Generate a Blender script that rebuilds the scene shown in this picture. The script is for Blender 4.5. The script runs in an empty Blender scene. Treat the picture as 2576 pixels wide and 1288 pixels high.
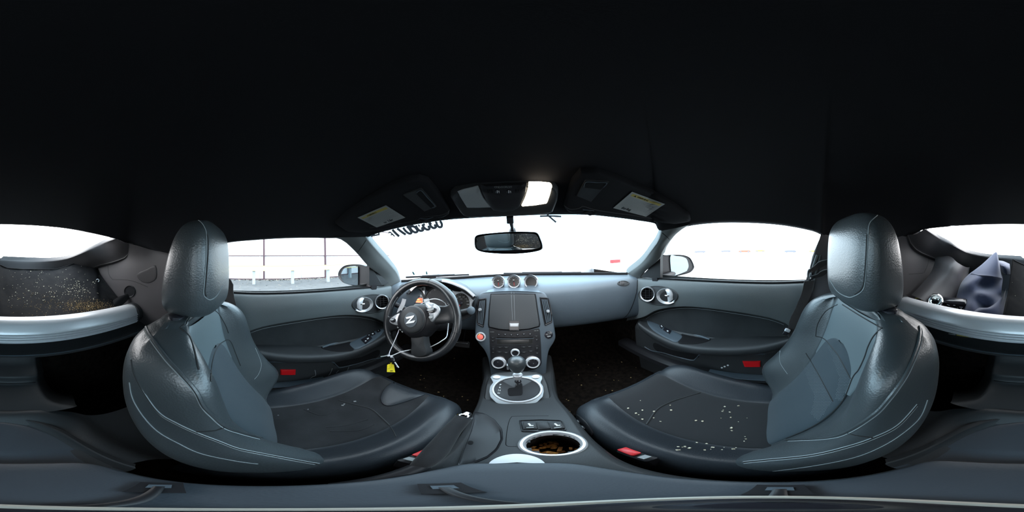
import bpy, math, random
from mathutils import Vector as V, Matrix
from mathutils.bvhtree import BVHTree
random.seed(7)
S = bpy.context.scene
COL = S.collection
H = 1.06                      # height of the camera above the asphalt; everything is modelled about the camera and lifted at the end
# ------------------------------------------------------------------ camera, sky, exposure
ROLL, YAW, CX = math.radians(2.2), math.radians(1.5), .02
cd = bpy.data.cameras.new('camera'); cam = bpy.data.objects.new('camera', cd); COL.objects.link(cam)
cd.type = 'PANO'
cc = cd if hasattr(cd, 'panorama_type') else cd.cycles
cc.panorama_type = 'EQUIRECTANGULAR'
cc.latitude_min, cc.latitude_max = -math.pi/2, math.pi/2
cc.longitude_min, cc.longitude_max = -math.pi, math.pi
cd.clip_start = .005
cam.matrix_world = Matrix.Translation((CX, 0, H)) @ Matrix.Rotation(YAW, 4, 'Z') @ Matrix.Rotation(ROLL, 4, 'Y') @ Matrix.Rotation(math.pi/2, 4, 'X')
S.camera = cam
w = bpy.data.worlds.new('overcast_sky'); S.world = w; w.use_nodes = True
nt = w.node_tree; bg = nt.nodes['Background']
tc = nt.nodes.new('ShaderNodeTexCoord'); sx = nt.nodes.new('ShaderNodeSeparateXYZ'); rp = nt.nodes.new('ShaderNodeValToRGB')
nt.links.new(tc.outputs['Generated'], sx.inputs[0]); nt.links.new(sx.outputs['Z'], rp.inputs[0])
rp.color_ramp.elements[0].position = 0; rp.color_ramp.elements[0].color = (.60, .86, 1.05, 1)
rp.color_ramp.elements[1].position = .7; rp.color_ramp.elements[1].color = (.55, .83, 1.05, 1)
mr = nt.nodes.new('ShaderNodeMapRange'); mr.inputs['From Min'].default_value = -1; mr.inputs['From Max'].default_value = 1      # cool ahead, brighter and neutral behind, where the sun sits in the haze
nt.links.new(sx.outputs['Y'], mr.inputs[0]); hz = nt.nodes.new('ShaderNodeMix'); hz.data_type = 'RGBA'; hz.inputs[6].default_value = (1.16, 1.10, 1.12, 1)
nt.links.new(mr.outputs[0], hz.inputs[0]); nt.links.new(rp.outputs[0], hz.inputs[7]); nt.links.new(hz.outputs[2], bg.inputs[0]); bg.inputs[1].default_value = 7.2
vs = S.view_settings
S.display_settings.display_device = 'sRGB'
vs.view_transform = 'Standard'; vs.look = 'None'; vs.gamma = 1; vs.exposure = 0; vs.use_curve_mapping = False
S.cycles.use_denoising = True
S.cycles.max_bounces = 8; S.cycles.diffuse_bounces = 4; S.cycles.transparent_max_bounces = 16
S.cycles.sample_clamp_indirect = 6; S.cycles.caustics_reflective = False; S.cycles.caustics_refractive = False

# ------------------------------------------------------------------ sight lines: a pixel of the photograph and one known coordinate give a point of the car
def D(px, py):
    th = (px-1288)/2576*2*math.pi; ph = (644-py)/1288*math.pi
    x, y, z = math.sin(th)*math.cos(ph), math.cos(th)*math.cos(ph), math.sin(ph)
    x, z = x*math.cos(ROLL)+z*math.sin(ROLL), -x*math.sin(ROLL)+z*math.cos(ROLL)
    c, s = math.cos(YAW), math.sin(YAW)
    return V((x*c-y*s, x*s+y*c, z))
C0 = V((CX, 0, 0))
def oX(px, py, x): d = D(px, py); return C0+d*((x-CX)/d.x)
def oY(px, py, y): d = D(px, py); return C0+d*(y/d.y)
def oZ(px, py, z): d = D(px, py); return C0+d*(z/d.z)
def oR(px, py, r): d = D(px, py); return C0+d*(r/math.hypot(d.x, d.y))
def oP(px, py, p, n): d = D(px, py); return C0+d*((V(p)-C0).dot(n)/d.dot(n))
def oB(bv, px, py, off=0.0):
    d = D(px, py); h = bv.ray_cast(C0, d)
    if h[0] is None: return None
    n = h[1] if h[1].dot(d) < 0 else -h[1]
    return h[0]+n*off
def lerp(a, b, t): return a+(b-a)*t
def itp(tab, x):
    for i in range(len(tab)-1):
        a, b = tab[i], tab[i+1]
        if x <= b[0] or i == len(tab)-2:
            t = min(1, max(0, (x-a[0])/(b[0]-a[0])))
            return [lerp(p, q, t) for p, q in zip(a[1:], b[1:])]
def cr(P, n, closed=False):
    P = [V(p) for p in P]; m = len(P); out = []
    if m < 3 or n < 2:
        if n < 2: return P
        return [P[0].lerp(P[-1], i/n) for i in range(n+1)]
    for i in range(m if closed else m-1):
        g = (lambda k: P[k % m]) if closed else (lambda k: P[min(max(k, 0), m-1)])
        a, b, c, d = g(i-1), g(i), g(i+1), g(i+2)
        for j in range(n):
            t = j/n
            out.append(.5*((2*b)+(c-a)*t+(2*a-5*b+4*c-d)*t*t+(3*b-a-3*c+d)*t**3))
    if not closed: out.append(P[-1].copy())
    return out
def resample(P, n, closed=False):
    P = [V(p) for p in P]
    if closed: P = P+[P[0]]
    L = [0]
    for a, b in zip(P, P[1:]): L.append(L[-1]+(b-a).length)
    out = []; k = 0
    for i in range(n if closed else n+1):
        s = L[-1]*i/n
        while k < len(L)-2 and L[k+1] < s: k += 1
        t = (s-L[k])/max(1e-9, L[k+1]-L[k]); out.append(P[k].lerp(P[k+1], min(1, t)))
    return out
def rot(rx=0, ry=0, rz=0):
    return Matrix.Rotation(math.radians(rz), 3, 'Z') @ Matrix.Rotation(math.radians(ry), 3, 'Y') @ Matrix.Rotation(math.radians(rx), 3, 'X')
def basis(n, up=(0, 0, 1)):
    n = V(n).normalized(); x = V(up).cross(n)
    if x.length < 1e-5: x = V((1, 0, 0)).cross(n)
    x.normalize(); y = n.cross(x)
    return Matrix((x, y, n)).transposed()

# ------------------------------------------------------------------ mesh collector
class MB:
    def __init__(s): s.v = []; s.f = []
    def grid(s, R, cu=False, cv=False):
        b = len(s.v); n = len(R); m = len(R[0])
        for r in R: s.v += [tuple(p) for p in r]
        for i in range(n if cv else n-1):
            for j in range(m if cu else m-1):
                i2, j2 = (i+1) % n, (j+1) % m
                s.f.append((b+i*m+j, b+i*m+j2, b+i2*m+j2, b+i2*m+j))
        return s
    def sheet(s, rows, nu=4, nv=4, thick=0, away=None):
        R = [cr(r, nu) for r in rows]
        cols = [cr([r[j] for r in R], nv) for j in range(len(R[0]))]
        G = [[c[i] for c in cols] for i in range(len(cols[0]))]
        s.grid(G)
        if thick:
            o = V(away) if away else None
            G2 = [[p+(o*thick if o else (p-C0).normalized()*thick) for p in r] for r in G]
            s.grid(G2)
            for a, b in ((G[0], G2[0]), (G[-1], G2[-1]), ([r[0] for r in G], [r[0] for r in G2]), ([r[-1] for r in G], [r[-1] for r in G2])): s.grid([a, b])
        return s
    def fan(s, P):
        b = len(s.v); s.v += [tuple(p) for p in P]; s.f.append(tuple(range(b, b+len(P)))); return s
    def loft(s, rings, caps=True):
        s.grid(rings, cu=True)
        if caps: s.fan(rings[0][::-1]); s.fan(rings[-1])
        return s
    def tube(s, P, r, k=6, closed=False, caps=True):
        P = [V(p) for p in P]; n = len(P); rings = []; x = None
        for i, p in enumerate(P):
            if closed: t = P[(i+1) % n]-P[i-1]
            else: t = P[min(i+1, n-1)]-P[max(i-1, 0)]
            if t.length < 1e-9: t = V((0, 0, 1))
            t.normalize()
            if x is None: x = t.orthogonal().normalized()
            x = (x-t*x.dot(t)); x = x.normalized() if x.length > 1e-6 else t.orthogonal().normalized()
            y = t.cross(x); rr = r[i] if isinstance(r, (list, tuple)) else r
            rings.append([p+(x*math.cos(a)+y*math.sin(a))*rr for a in [2*math.pi*j/k for j in range(k)]])
        if closed: s.grid(rings, cu=True, cv=True)
        else: s.loft(rings, caps)
        return s
    def ribbon(s, P, w, h, up):
        rings = []
        P = [V(p) for p in P]; n = len(P)
        for i, p in enumerate(P):
            t = (P[min(i+1, n-1)]-P[max(i-1, 0)]).normalized(); u = up[i] if isinstance(up, list) else V(up)
            x = t.cross(u).normalized(); y = x.cross(t).normalized()
            rings.append([p+x*w/2+y*h/2, p-x*w/2+y*h/2, p-x*w/2-y*h/2, p+x*w/2-y*h/2])
        return s.loft(rings)
    def lathe(s, prof, c, ax, n=24, caps=True, up=(0, 0, 1), sx=1, sy=1):
        B = basis(ax, up); c = V(c)
        rings = [[c+B @ V((r*sx*math.cos(2*math.pi*j/n), r*sy*math.sin(2*math.pi*j/n), h)) for j in range(n)] for r, h in prof]
        return s.loft(rings, caps)
    def torus(s, c, ax, R, r, n=32, k=8, sx=1, sy=1, up=(0, 0, 1)):
        B = basis(ax, up); c = V(c)
        return s.tube([c+B @ V((R*sx*math.cos(2*math.pi*j/n), R*sy*math.sin(2*math.pi*j/n), 0)) for j in range(n)], r, k, closed=True)
    def box(s, c, d, M=None, bev=0):
        c = V(c); M = M or Matrix.Identity(3); x, y, z = d[0]/2, d[1]/2, d[2]/2
        if not bev:
            rings = [[(-x, -y, k), (x, -y, k), (x, y, k), (-x, y, k)] for k in (-z, z)]
        else:
            bev = min(bev, x*.8, y*.8, z*.8); rings = []
            for k, ins in ((-z, bev), (-z+bev, 0), (z-bev, 0), (z, bev)):
                X, Y = x-ins, y-ins; e = bev*.6
                rings.append([(-X, -Y+e, k), (-X+e, -Y, k), (X-e, -Y, k), (X, -Y+e, k), (X, Y-e, k), (X-e, Y, k), (-X+e, Y, k), (-X, Y-e, k)])
        return s.loft([[c+M @ V(p) for p in r] for r in rings])
    def pad(s, bv, poly, hs, n=0, off=0, smooth=False):
        """a raised piece on a surface: outline in sight lines, hs = [(scale, height), ...] from rim to middle"""
        poly = [V((p[0], p[1], 0)) for p in poly]
        if smooth: poly = cr(poly, n or 4, True)
        elif n: poly = resample(poly, n, True)
        c = sum(poly, V())/len(poly); rings = []; hh = [hs[0]]
        for k, h in hs[1:]:
            k0, h0 = hh[-1]; q = int(abs(k-k0)/.24)+1
            hh += [(lerp(k0, k, i/q), lerp(h0, h, i/q)) for i in range(1, q+1)]
        for k, h in hh:
            rg = []
            for p in poly:
                q = c+(p-c)*max(k, .001); h3 = oB(bv, q.x, q.y, h+off)
                if h3 is None: h3 = oB(bv, c.x, c.y, h+off)
                rg.append(h3)
            rings.append(rg)
        s.grid(rings, cu=True); s.fan(rings[-1]); return s
    def line(s, bv, pts, r, n=5, k=5, off=None, closed=False):
        P = [V((p[0], p[1], 0)) for p in pts]; P = cr(P, n, closed) if len(P) > 2 else [P[0].lerp(P[1], i/n) for i in range(n+1)]
        Q = [oB(bv, p.x, p.y, (r*.5 if off is None else off)) for p in P]; Q = [q for q in Q if q is not None]
        if len(Q) > 1: s.tube(Q, r, k, closed=closed)
        return s
    def add(s, o, f=lambda p: p):
        b = len(s.v); s.v += [tuple(f(V(p))) for p in o.v]; s.f += [tuple(i+b for i in g) for g in o.f]; return s
    def bvh(s): return BVHTree.FromPolygons([V(p) for p in s.v], s.f)

def obj(name, mb, m, parent=None, smooth=True, label=None):
    me = bpy.data.meshes.new(name); me.from_pydata(mb.v, [], mb.f); me.validate()
    import bmesh
    bm = bmesh.new(); bm.from_mesh(me); bmesh.ops.remove_doubles(bm, verts=bm.verts, dist=1e-6); bmesh.ops.recalc_face_normals(bm, faces=bm.faces); bm.to_mesh(me); bm.free()
    if smooth:
        me.shade_smooth() if hasattr(me, 'shade_smooth') else me.polygons.foreach_set('use_smooth', [True]*len(me.polygons))
        try: me.set_sharp_from_angle(angle=math.radians(42 if smooth is True else smooth))
        except Exception: pass
    me.materials.append(m)
    o = bpy.data.objects.new(name, me); COL.objects.link(o)
    if parent: o.parent = parent
    if label: o['label'] = label
    return o
def tag(o, label=None, cat=None, group=None, kind=None):
    for k, v in (('label', label), ('category', cat), ('group', group), ('kind', kind)):
        if v: o[k] = v
    return o
def thing(name, label, cat, group=None):
    o = bpy.data.objects.new(name, None); COL.objects.link(o); o.empty_display_size = .05
    return tag(o, label, cat, group)
def solo(name, mb, m, label, cat, group=None, kind=None, smooth=True):
    return tag(obj(name, mb, m, None, smooth), label, cat, group, kind)
def struct(name, mb, m, label=None, cat=None, smooth=True, parent=None):
    o = obj(name, mb, m, parent, smooth)
    if not parent: tag(o, label, cat, None, 'structure')
    return o
def text_mb(txt, size, M, o, depth=.0004, space=1.0, shear=0, bold=0):
    """lettering as thin geometry: M is a 3x3 basis, o the centre"""
    c = bpy.data.curves.new('lettering', 'FONT'); c.body = txt; c.size = size; c.align_x = 'CENTER'; c.align_y = 'CENTER'
    c.extrude = depth; c.space_character = space; c.shear = shear; c.offset = bold; c.resolution_u = 3
    t = bpy.data.objects.new('lettering', c); COL.objects.link(t)
    dg = bpy.context.evaluated_depsgraph_get(); dg.update(); me = bpy.data.meshes.new_from_object(t.evaluated_get(dg))
    mb = MB(); mb.v = [tuple(V(o)+M @ v.co) for v in me.vertices]; mb.f = [tuple(p.vertices) for p in me.polygons]
    bpy.data.objects.remove(t); bpy.data.curves.remove(c); bpy.data.meshes.remove(me)
    return mb

# ------------------------------------------------------------------ materials
def mat(name, col, rough=.5, metal=0, spec=.5, bump=None, var=None, emit=None, coat=0, kind='noise', sheen=0, alpha=None):
    m = bpy.data.materials.new(name); m.use_nodes = True; t = m.node_tree; b = t.nodes['Principled BSDF']
    b.inputs['Base Color'].default_value = (*col, 1); b.inputs['Roughness'].default_value = rough; b.inputs['Metallic'].default_value = metal
    b.inputs['Specular IOR Level'].default_value = spec; b.inputs['Coat Weight'].default_value = coat; b.inputs['Sheen Weight'].default_value = sheen
    if emit: b.inputs['Emission Color'].default_value = (*emit[:3], 1); b.inputs['Emission Strength'].default_value = emit[3]
    co = t.nodes.new('ShaderNodeTexCoord')
    def tex(scale, k):
        if k == 'voronoi': n = t.nodes.new('ShaderNodeTexVoronoi'); out = n.outputs['Distance']
        elif k == 'wave': n = t.nodes.new('ShaderNodeTexWave'); n.inputs['Distortion'].default_value = .3; out = n.outputs['Fac']
        else: n = t.nodes.new('ShaderNodeTexNoise'); n.inputs['Detail'].default_value = 4; out = n.outputs['Fac']
        n.inputs['Scale'].default_value = scale; t.links.new(co.outputs['Object'], n.inputs['Vector']); return out
    if bump:
        bn = t.nodes.new('ShaderNodeBump'); bn.inputs['Strength'].default_value = bump[1]; bn.inputs['Distance'].default_value = bump[2] if len(bump) > 2 else .001
        t.links.new(tex(bump[0], kind), bn.inputs['Height']); t.links.new(bn.outputs[0], b.inputs['Normal'])
    if var:
        mx = t.nodes.new('ShaderNodeMix'); mx.data_type = 'RGBA'; r = t.nodes.new('ShaderNodeValToRGB')
        r.color_ramp.elements[0].position = var[2] if len(var) > 2 else .35; r.color_ramp.elements[1].position = var[3] if len(var) > 3 else .65
        t.links.new(tex(var[0], 'noise'), r.inputs[0]); t.links.new(r.outputs[0], mx.inputs[0])
        mx.inputs[6].default_value = (*col, 1); mx.inputs[7].default_value = (*var[1], 1); t.links.new(mx.outputs[2], b.inputs['Base Color'])
    return m
def glass_mat(name, tint=(1, 1, 1), refl=.06):
    m = bpy.data.materials.new(name); m.use_nodes = True; t = m.node_tree; t.nodes.remove(t.nodes['Principled BSDF'])
    tr = t.nodes.new('ShaderNodeBsdfTransparent'); tr.inputs[0].default_value = (*tint, 1); gl = t.nodes.new('ShaderNodeBsdfGlossy'); gl.inputs['Roughness'].default_value = .02
    fr = t.nodes.new('ShaderNodeLayerWeight'); fr.inputs[0].default_value = .5; pw = t.nodes.new('ShaderNodeMath'); pw.operation = 'POWER'; pw.inputs[1].default_value = 5
    ad = t.nodes.new('ShaderNodeMath'); ad.operation = 'MULTIPLY_ADD'; ad.inputs[1].default_value = .5; ad.inputs[2].default_value = .02; mx = t.nodes.new('ShaderNodeMixShader')
    t.links.new(fr.outputs['Facing'], pw.inputs[0]); t.links.new(pw.outputs[0], ad.inputs[0])
    t.links.new(ad.outputs[0], mx.inputs[0]); t.links.new(tr.outputs[0], mx.inputs[1]); t.links.new(gl.outputs[0], mx.inputs[2]); t.links.new(mx.outputs[0], t.nodes['Material Output'].inputs[0])
    return m
M = {
 'paper': None,
 'headliner': mat('headliner_cloth', (.014, .014, .016), .95, spec=.15, bump=(900, .3)),
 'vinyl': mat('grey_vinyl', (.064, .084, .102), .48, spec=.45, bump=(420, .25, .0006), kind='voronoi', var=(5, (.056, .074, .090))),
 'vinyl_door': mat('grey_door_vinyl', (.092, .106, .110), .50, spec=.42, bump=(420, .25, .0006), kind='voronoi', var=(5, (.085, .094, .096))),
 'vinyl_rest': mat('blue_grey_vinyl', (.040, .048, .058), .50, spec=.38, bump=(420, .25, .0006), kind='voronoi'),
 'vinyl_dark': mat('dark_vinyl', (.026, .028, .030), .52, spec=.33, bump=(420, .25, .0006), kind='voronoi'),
 'plastic': mat('black_plastic', (.013, .013, .015), .42, spec=.35, bump=(600, .15, .0004)),
 'plastic_gloss': mat('smooth_black_plastic', (.014, .014, .018), .22),
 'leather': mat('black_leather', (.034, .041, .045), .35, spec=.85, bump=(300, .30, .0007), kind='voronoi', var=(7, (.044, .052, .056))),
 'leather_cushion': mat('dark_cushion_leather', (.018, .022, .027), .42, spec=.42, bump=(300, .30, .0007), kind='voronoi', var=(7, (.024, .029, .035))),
 'gear_silver': mat('satin_gear_silver', (.20, .215, .225), .36, metal=.5),
 'leather_wheel': mat('worn_wheel_leather', (.014, .015, .017), .30, spec=.7, bump=(300, .2, .0005), kind='voronoi'),
 'leather_soft': mat('worn_leather', (.036, .040, .043), .42, spec=.5, bump=(380, .25, .0006), kind='voronoi'),
 'suede': mat('dark_suede', (.017, .0175, .019), .9, spec=.12, sheen=.12, bump=(700, .4), var=(14, (.026, .027, .029))),
 'suede_door': mat('door_suede', (.026, .029, .031), .85, spec=.18, sheen=.12, bump=(500, .3), var=(9, (.019, .021, .023))),
 'rib': mat('ribbed_fabric', (.022, .023, .025), .85, spec=.18, sheen=.12, bump=(260, .6, .0008), kind='wave'),
 'carpet': mat('black_carpet', (.006, .005, .0045), 1, spec=.05, bump=(500, 1, .004), var=(40, (.016, .012, .010))),
 'mat': mat('grey_brown_carpet_mat', (.055, .052, .052), .95, spec=.1, bump=(420, 1, .003), var=(9, (.085, .08, .078))),
 'dusty': mat('dusty_rubber', (.010, .010, .011), .85, spec=.06, bump=(150, .35), var=(22, (.018, .0175, .0175), .45, .8)),
 'silver': mat('satin_silver', (.60, .61, .63), .40, metal=.4),
 'bar_silver': mat('brushed_bar_silver', (.86, .87, .89), .36, metal=.30),
 'lit_back_panel': mat('lit_back_leather', (.100, .126, .136), .44, spec=.7, bump=(380, .2, .0005), kind='voronoi'),  # seat leather made paler, windscreen light on the upper back put into its colour
 'back_insert': mat('blue_grey_back_fabric', (.026, .040, .050), .7, spec=.3, sheen=.15, bump=(320, .4, .0006), kind='wave'),
 'hatch_trim': mat('dark_hatch_trim', (.050, .046, .047), .5, spec=.3, bump=(420, .2, .0005), kind='voronoi'),
 'silver_paint': mat('silver_plastic', (.44, .46, .48), .32, metal=.6, spec=.5),
 'chrome': mat('chrome', (.88, .89, .9), .06, metal=1),
 'mirror': mat('mirror_glass', (.80, .86, .87), .015, metal=1),
 'thread': mat('pale_thread', (.26, .29, .30), .8),
 'seam': mat('dark_seam_cord', (.016, .017, .018), .7),  # dark cord laid along the stitched seams
 'black': mat('matt_black', (.006, .006, .007), .8, spec=.2),
 'screen': mat('dark_display', (.020, .019, .018), .25),
 'glass': glass_mat('window_glass', (.94, .985, .975)),
 'lens': mat('milky_lens', (.34, .36, .36), .35),
 'lamp': mat('lit_lamp_lens', (.9, .85, .75), .4, emit=(1, .86, .66, 9)),
 'warm': mat('lit_orange_display', (.2, .02, .01), .4, emit=(1, .16, .06, 1.6)),
 'amber': mat('lit_amber_text', (.3, .15, .02), .4, emit=(1, .55, .2, 1.6)),
 'start': mat('lit_red_button', (.75, .13, .10), .4, emit=(1, .22, .16, .35)),
 'white_print': mat('white_print', (.62, .64, .64), .6),
 'dim_print': mat('grey_print', (.22, .23, .23), .6),
 'red': mat('red_plastic', (.55, .008, .012), .35, spec=.5),
 'buckle_red': mat('red_buckle_button', (.62, .03, .035), .4),
 'label': mat('label_paper', (.30, .31, .30), .6),
 'yellow': mat('yellow_print', (.42, .33, .07), .6),
 'tag': mat('yellow_plastic_tag', (.80, .66, .02), .4),
 'ink': mat('black_ink', (.012, .012, .014), .6),
 'tie': mat('white_nylon', (.80, .81, .84), .35),
 'navy': mat('navy_cloth', (.034, .040, .078), .8, spec=.25, sheen=.3, bump=(600, .35), var=(8, (.045, .052, .095))),
 'door_mirror': mat('tinted_mirror_glass', (.26, .31, .34), .015, metal=1),
 'rear_trim': mat('rear_trim_plastic', (.070, .063, .065), .50, spec=.4, bump=(420, .2, .0005), kind='voronoi'),
 'railglare': mat('glare_pale_rail', (.66, .66, .60), .5),
 'body': mat('silver_car_paint', (.60, .64, .67), .25, metal=.4, coat=.6),
 'asphalt': mat('asphalt', (.085, .088, .09), .9, bump=(30, .5, .01), var=(3, (.065, .068, .07))),
 'wall': mat('pale_sheet_wall', (.62, .66, .67), .6, var=(.8, (.68, .70, .70))),
 'maroon': mat('maroon_steel', (.055, .022, .030), .6),
 'galv': mat('galvanised_steel', (.30, .34, .35), .5, metal=.1),
 'rail': mat('yellow_painted_rail', (.80, .60, .16), .5),
 'leafm': mat('dry_leaves', (.25, .23, .2), .9, var=(60, (.08, .07, .05))),
 'crumb': mat('pale_crumbs', (.72, .68, .56), .8, var=(300, (.42, .33, .2))),
 'sand': mat('tan_crumbs', (.40, .28, .12), .9, var=(400, (.16, .10, .045))),
 'orange': mat('orange_brown_bits', (.72, .30, .05), .7, var=(80, (.22, .07, .02))),
 'belt': mat('seat_belt_webbing', (.035, .033, .033), .8, bump=(900, .4), kind='wave'),
 'pillar': mat('pillar_trim_plastic', (.085, .092, .092), .6, spec=.3, bump=(600, .2, .0004)),
 'beige': mat('pale_grip_rubber', (.36, .34, .29), .5),
 'teal': mat('teal_print', (.01, .20, .22), .5),
 'paintpen': mat('grey_marker_paint', (.16, .19, .23), .7),
 'carred': mat('red_car_paint', (.40, .10, .06), .3), 'carorange': mat('orange_car_paint', (.42, .19, .06), .3), 'cargrey': mat('grey_car_paint', (.13, .13, .15), .3),
}

_m = bpy.data.materials.new('translucent_sheet'); _m.use_nodes = True; _t = _m.node_tree; _t.nodes.remove(_t.nodes['Principled BSDF'])
_a = _t.nodes.new('ShaderNodeBsdfTranslucent'); _a.inputs[0].default_value = (.6, .66, .65, 1); _t.links.new(_a.outputs[0], _t.nodes['Material Output'].inputs[0]); M['paper'] = _m
def oC(px, py, y0, k, xw):
    y = y0
    for _ in range(30):
        p = oY(px, py, y); y = .5*y+.5*(y0-k*(p.x/xw)**2)
    return oY(px, py, y)
hdr = lambda px, py: oC(px, py, .50, .09, .52)
cowl = lambda px, py: oC(px, py, 1.2, .42, .68)
mir = lambda P: [V((-p.x, p.y, p.z)) for p in P]
# ------------------------------------------------------------------ roof lining and window outlines
rearR = [oX(2328, 576, .5), oR(2380, 569, .80), oR(2440, 564.5, .90), oR(2510, 562, .95), oY(2576, 562, -.96)]
rearL = [oY(40, 563, -.96), oR(100, 566, .95), oR(160, 572, .90), oR(220, 583, .82), oX(290, 600, -.5)]
header = [hdr(*p) for p in ((921, 595), (955, 584), (1000, 572), (1060, 560), (1120, 551), (1200, 545), (1288, 541), (1400, 537), (1480, 538), (1540, 544), (1600, 552), (1645, 561), (1663, 580))]
topL = [oX(*p, -.55) for p in ((578, 607), (640, 601), (700, 597), (780, 595), (836, 596))]
topR = [oX(*p, .55) for p in ((1737, 564), (1808, 557), (1882, 557), (1957, 562), (2013, 571), (2050, 580), (2068, 588))]
roofedge = rearR+rearL+[oX(330, 617, -.60), oX(390, 637, -.62), V((-.60, -.33, .035)), V((-.575, -.2, .06))]+topL+header+topR+[V((.575, -.2, .05)), V((.60, -.33, .035)), V((.6, -.47, .05)), oX(2290, 592, .56)]
mb = MB(); c = V((0, 0, 0)); rings = []
edge = cr(roofedge, 5, True)
for s in (1.0, .985, .955, .9, .82, .7, .55, .38, .2, .06):
    rings.append([V((p.x*s, p.y*s, p.z+(.222-p.z)*(1-s**3.4))) for p in edge])
mb.grid(rings, cu=True); mb.fan(rings[-1])
outer = [V((p.x*1.06, p.y*1.03, p.z+.0)) for p in edge]
rings2 = [edge, outer]+[[V((p.x*s, p.y*s, p.z+.03+(.26-p.z-.03)*(1-s**3.4))) for p in edge] for s in (1.03, .95, .8, .5, .2)]
mb.grid(rings2, cu=True); mb.fan(rings2[-1])
ceiling = struct('ceiling', mb, M['headliner'], 'black cloth roof lining curving over the whole car cabin', 'headliner')
ceil_bv = mb.bvh()

# windscreen
base = [cowl(*p) for p in ((1001, 690), (1040, 692), (1090, 693), (1140, 693), (1200, 692), (1250, 690), (1288, 689), (1350, 688), (1420, 687), (1480, 687), (1530, 686), (1570, 685), (1600, 680))]
hw = resample(cr(header, 6), 40); bw = resample(cr(base, 6), 40)
def wpt(u, v):        # u across 0..1, v down 0..1 ; a slight outward bow
    a = hw[min(39, int(u*40))].lerp(hw[min(40, int(u*40)+1)], u*40-int(u*40)) if u < 1 else hw[40]
    b = bw[min(39, int(u*40))].lerp(bw[min(40, int(u*40)+1)], u*40-int(u*40)) if u < 1 else bw[40]
    p = a.lerp(b, v); p.z += .035*math.sin(math.pi*v)*math.sin(math.pi*min(1, max(0, u)))**.5; return p
mb = MB(); mb.grid([[wpt(i/40, j/8) for i in range(41)] for j in range(9)])
ws_bv = mb.bvh()
struct('window_1', mb, M['glass'], 'large sloping windscreen above the dashboard', 'windscreen')
# side glass
sillL = [oX(*p, -.66) for p in ((566, 736), (640, 738), (720, 735), (800, 731), (870, 726), (929, 719))]
sillR = [oX(*p, .66) for p in ((1661, 700), (1720, 704), (1800, 708), (1880, 711), (1950, 712), (2028, 709))]
frontL = [oX(836, 596, -.55), oX(863, 605, -.558), oX(890, 629, -.583), oX(910, 650, -.60), oX(926, 672, -.62), oX(929, 719, -.66)]
frontR = [oX(1737, 564, .55), oX(1705, 585, .562), oX(1677, 617, .59), oX(1661, 645, .61), oX(1660, 672, .635), oX(1661, 700, .66)]
backR = [oX(2068, 588, .55), oX(2071, 610, .57), oX(2062, 640, .60), oX(2052, 670, .63), oX(2028, 709, .66)]
backL = [oX(578, 607, -.55), V((-.57, -.125, .05)), V((-.60, -.135, 0)), V((-.63, -.14, -.06)), oX(566, 736, -.66)]
def pane(top, bot, name, label):
    t = resample(cr(top, 4), 16); b = resample(cr(bot, 4), 16)
    m = MB(); m.grid([[t[i].lerp(b[i], j/6) for i in range(17)] for j in range(7)])
    return struct(name, m, M['glass'], label, 'window')
outw = lambda P, d=.006: [p+V((d if p.x > 0 else -d, 0, 0)) for p in P]
pane(outw([backL[0]]+topL[1:]+frontL[1:-1]), outw(sillL), 'window_2', 'side window beside the steering wheel, looking out at the yellow rail')
pane(outw(topR[::-1]+frontR[1:-1])[::-1], outw(sillR), 'window_3', 'side window beside the passenger seat, open white lot outside')
# rear glass: lower edge
loR = [oX(2328, 576, .5), oX(2366, 600, .53), oR(2400, 618, 1.0), oR(2440, 637, 1.28), oR(2490, 647, 1.45), oR(2540, 650, 1.52), oY(2576, 652, -1.56)]
loL = [oY(0, 652, -1.56), oR(70, 655, 1.54), oR(120, 656, 1.46), oR(165, 651, 1.3), oR(215, 632, 1.05), oX(258, 611, -.55), oX(290, 600, -.5)]
up = resample(cr(rearR+rearL, 4), 30); lo = resample(cr(loR+loL, 4), 30)
mb = MB(); mb.grid([[up[i].lerp(lo[i], j/6)+V((0, 0, .03*math.sin(math.pi*j/6))) for i in range(31)] for j in range(7)])
struct('window_4', mb, M['glass'], 'wide rear hatch window behind the two seats', 'window')

# pillars: windscreen edge, window edge
wsL = [oX(921, 595, -.52), oX(935, 612, -.545), oX(956, 636, -.58), oX(978, 660, -.62), oX(1001, 690, -.68)]
wsR = [oX(1663, 580, .52), oX(1655, 605, .545), oX(1637, 630, .58), oX(1611, 662, .63), oX(1575, 690, .68)]
def pillar(ws, fr, name, label, s):
    a = resample(cr(ws, 5), 14); b = resample(cr(fr, 5), 14); rows = []
    for i in range(15):
        d = (b[i]-a[i]); nrm = V((-s*.7, -.55, -.3)).normalized()
        rows.append([a[i]+V((s*.03, .03, .03)), a[i], a[i]+d*.12+nrm*.010, a[i]+d*.45+nrm*.018, a[i]+d*.85+nrm*.010, b[i], b[i]+V((s*.03, 0, .02))])
    m = MB(); m.sheet(rows, 3, 1); 
    o = struct(name, m, M['pillar'], label, 'pillar trim')
    return m.bvh()
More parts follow.
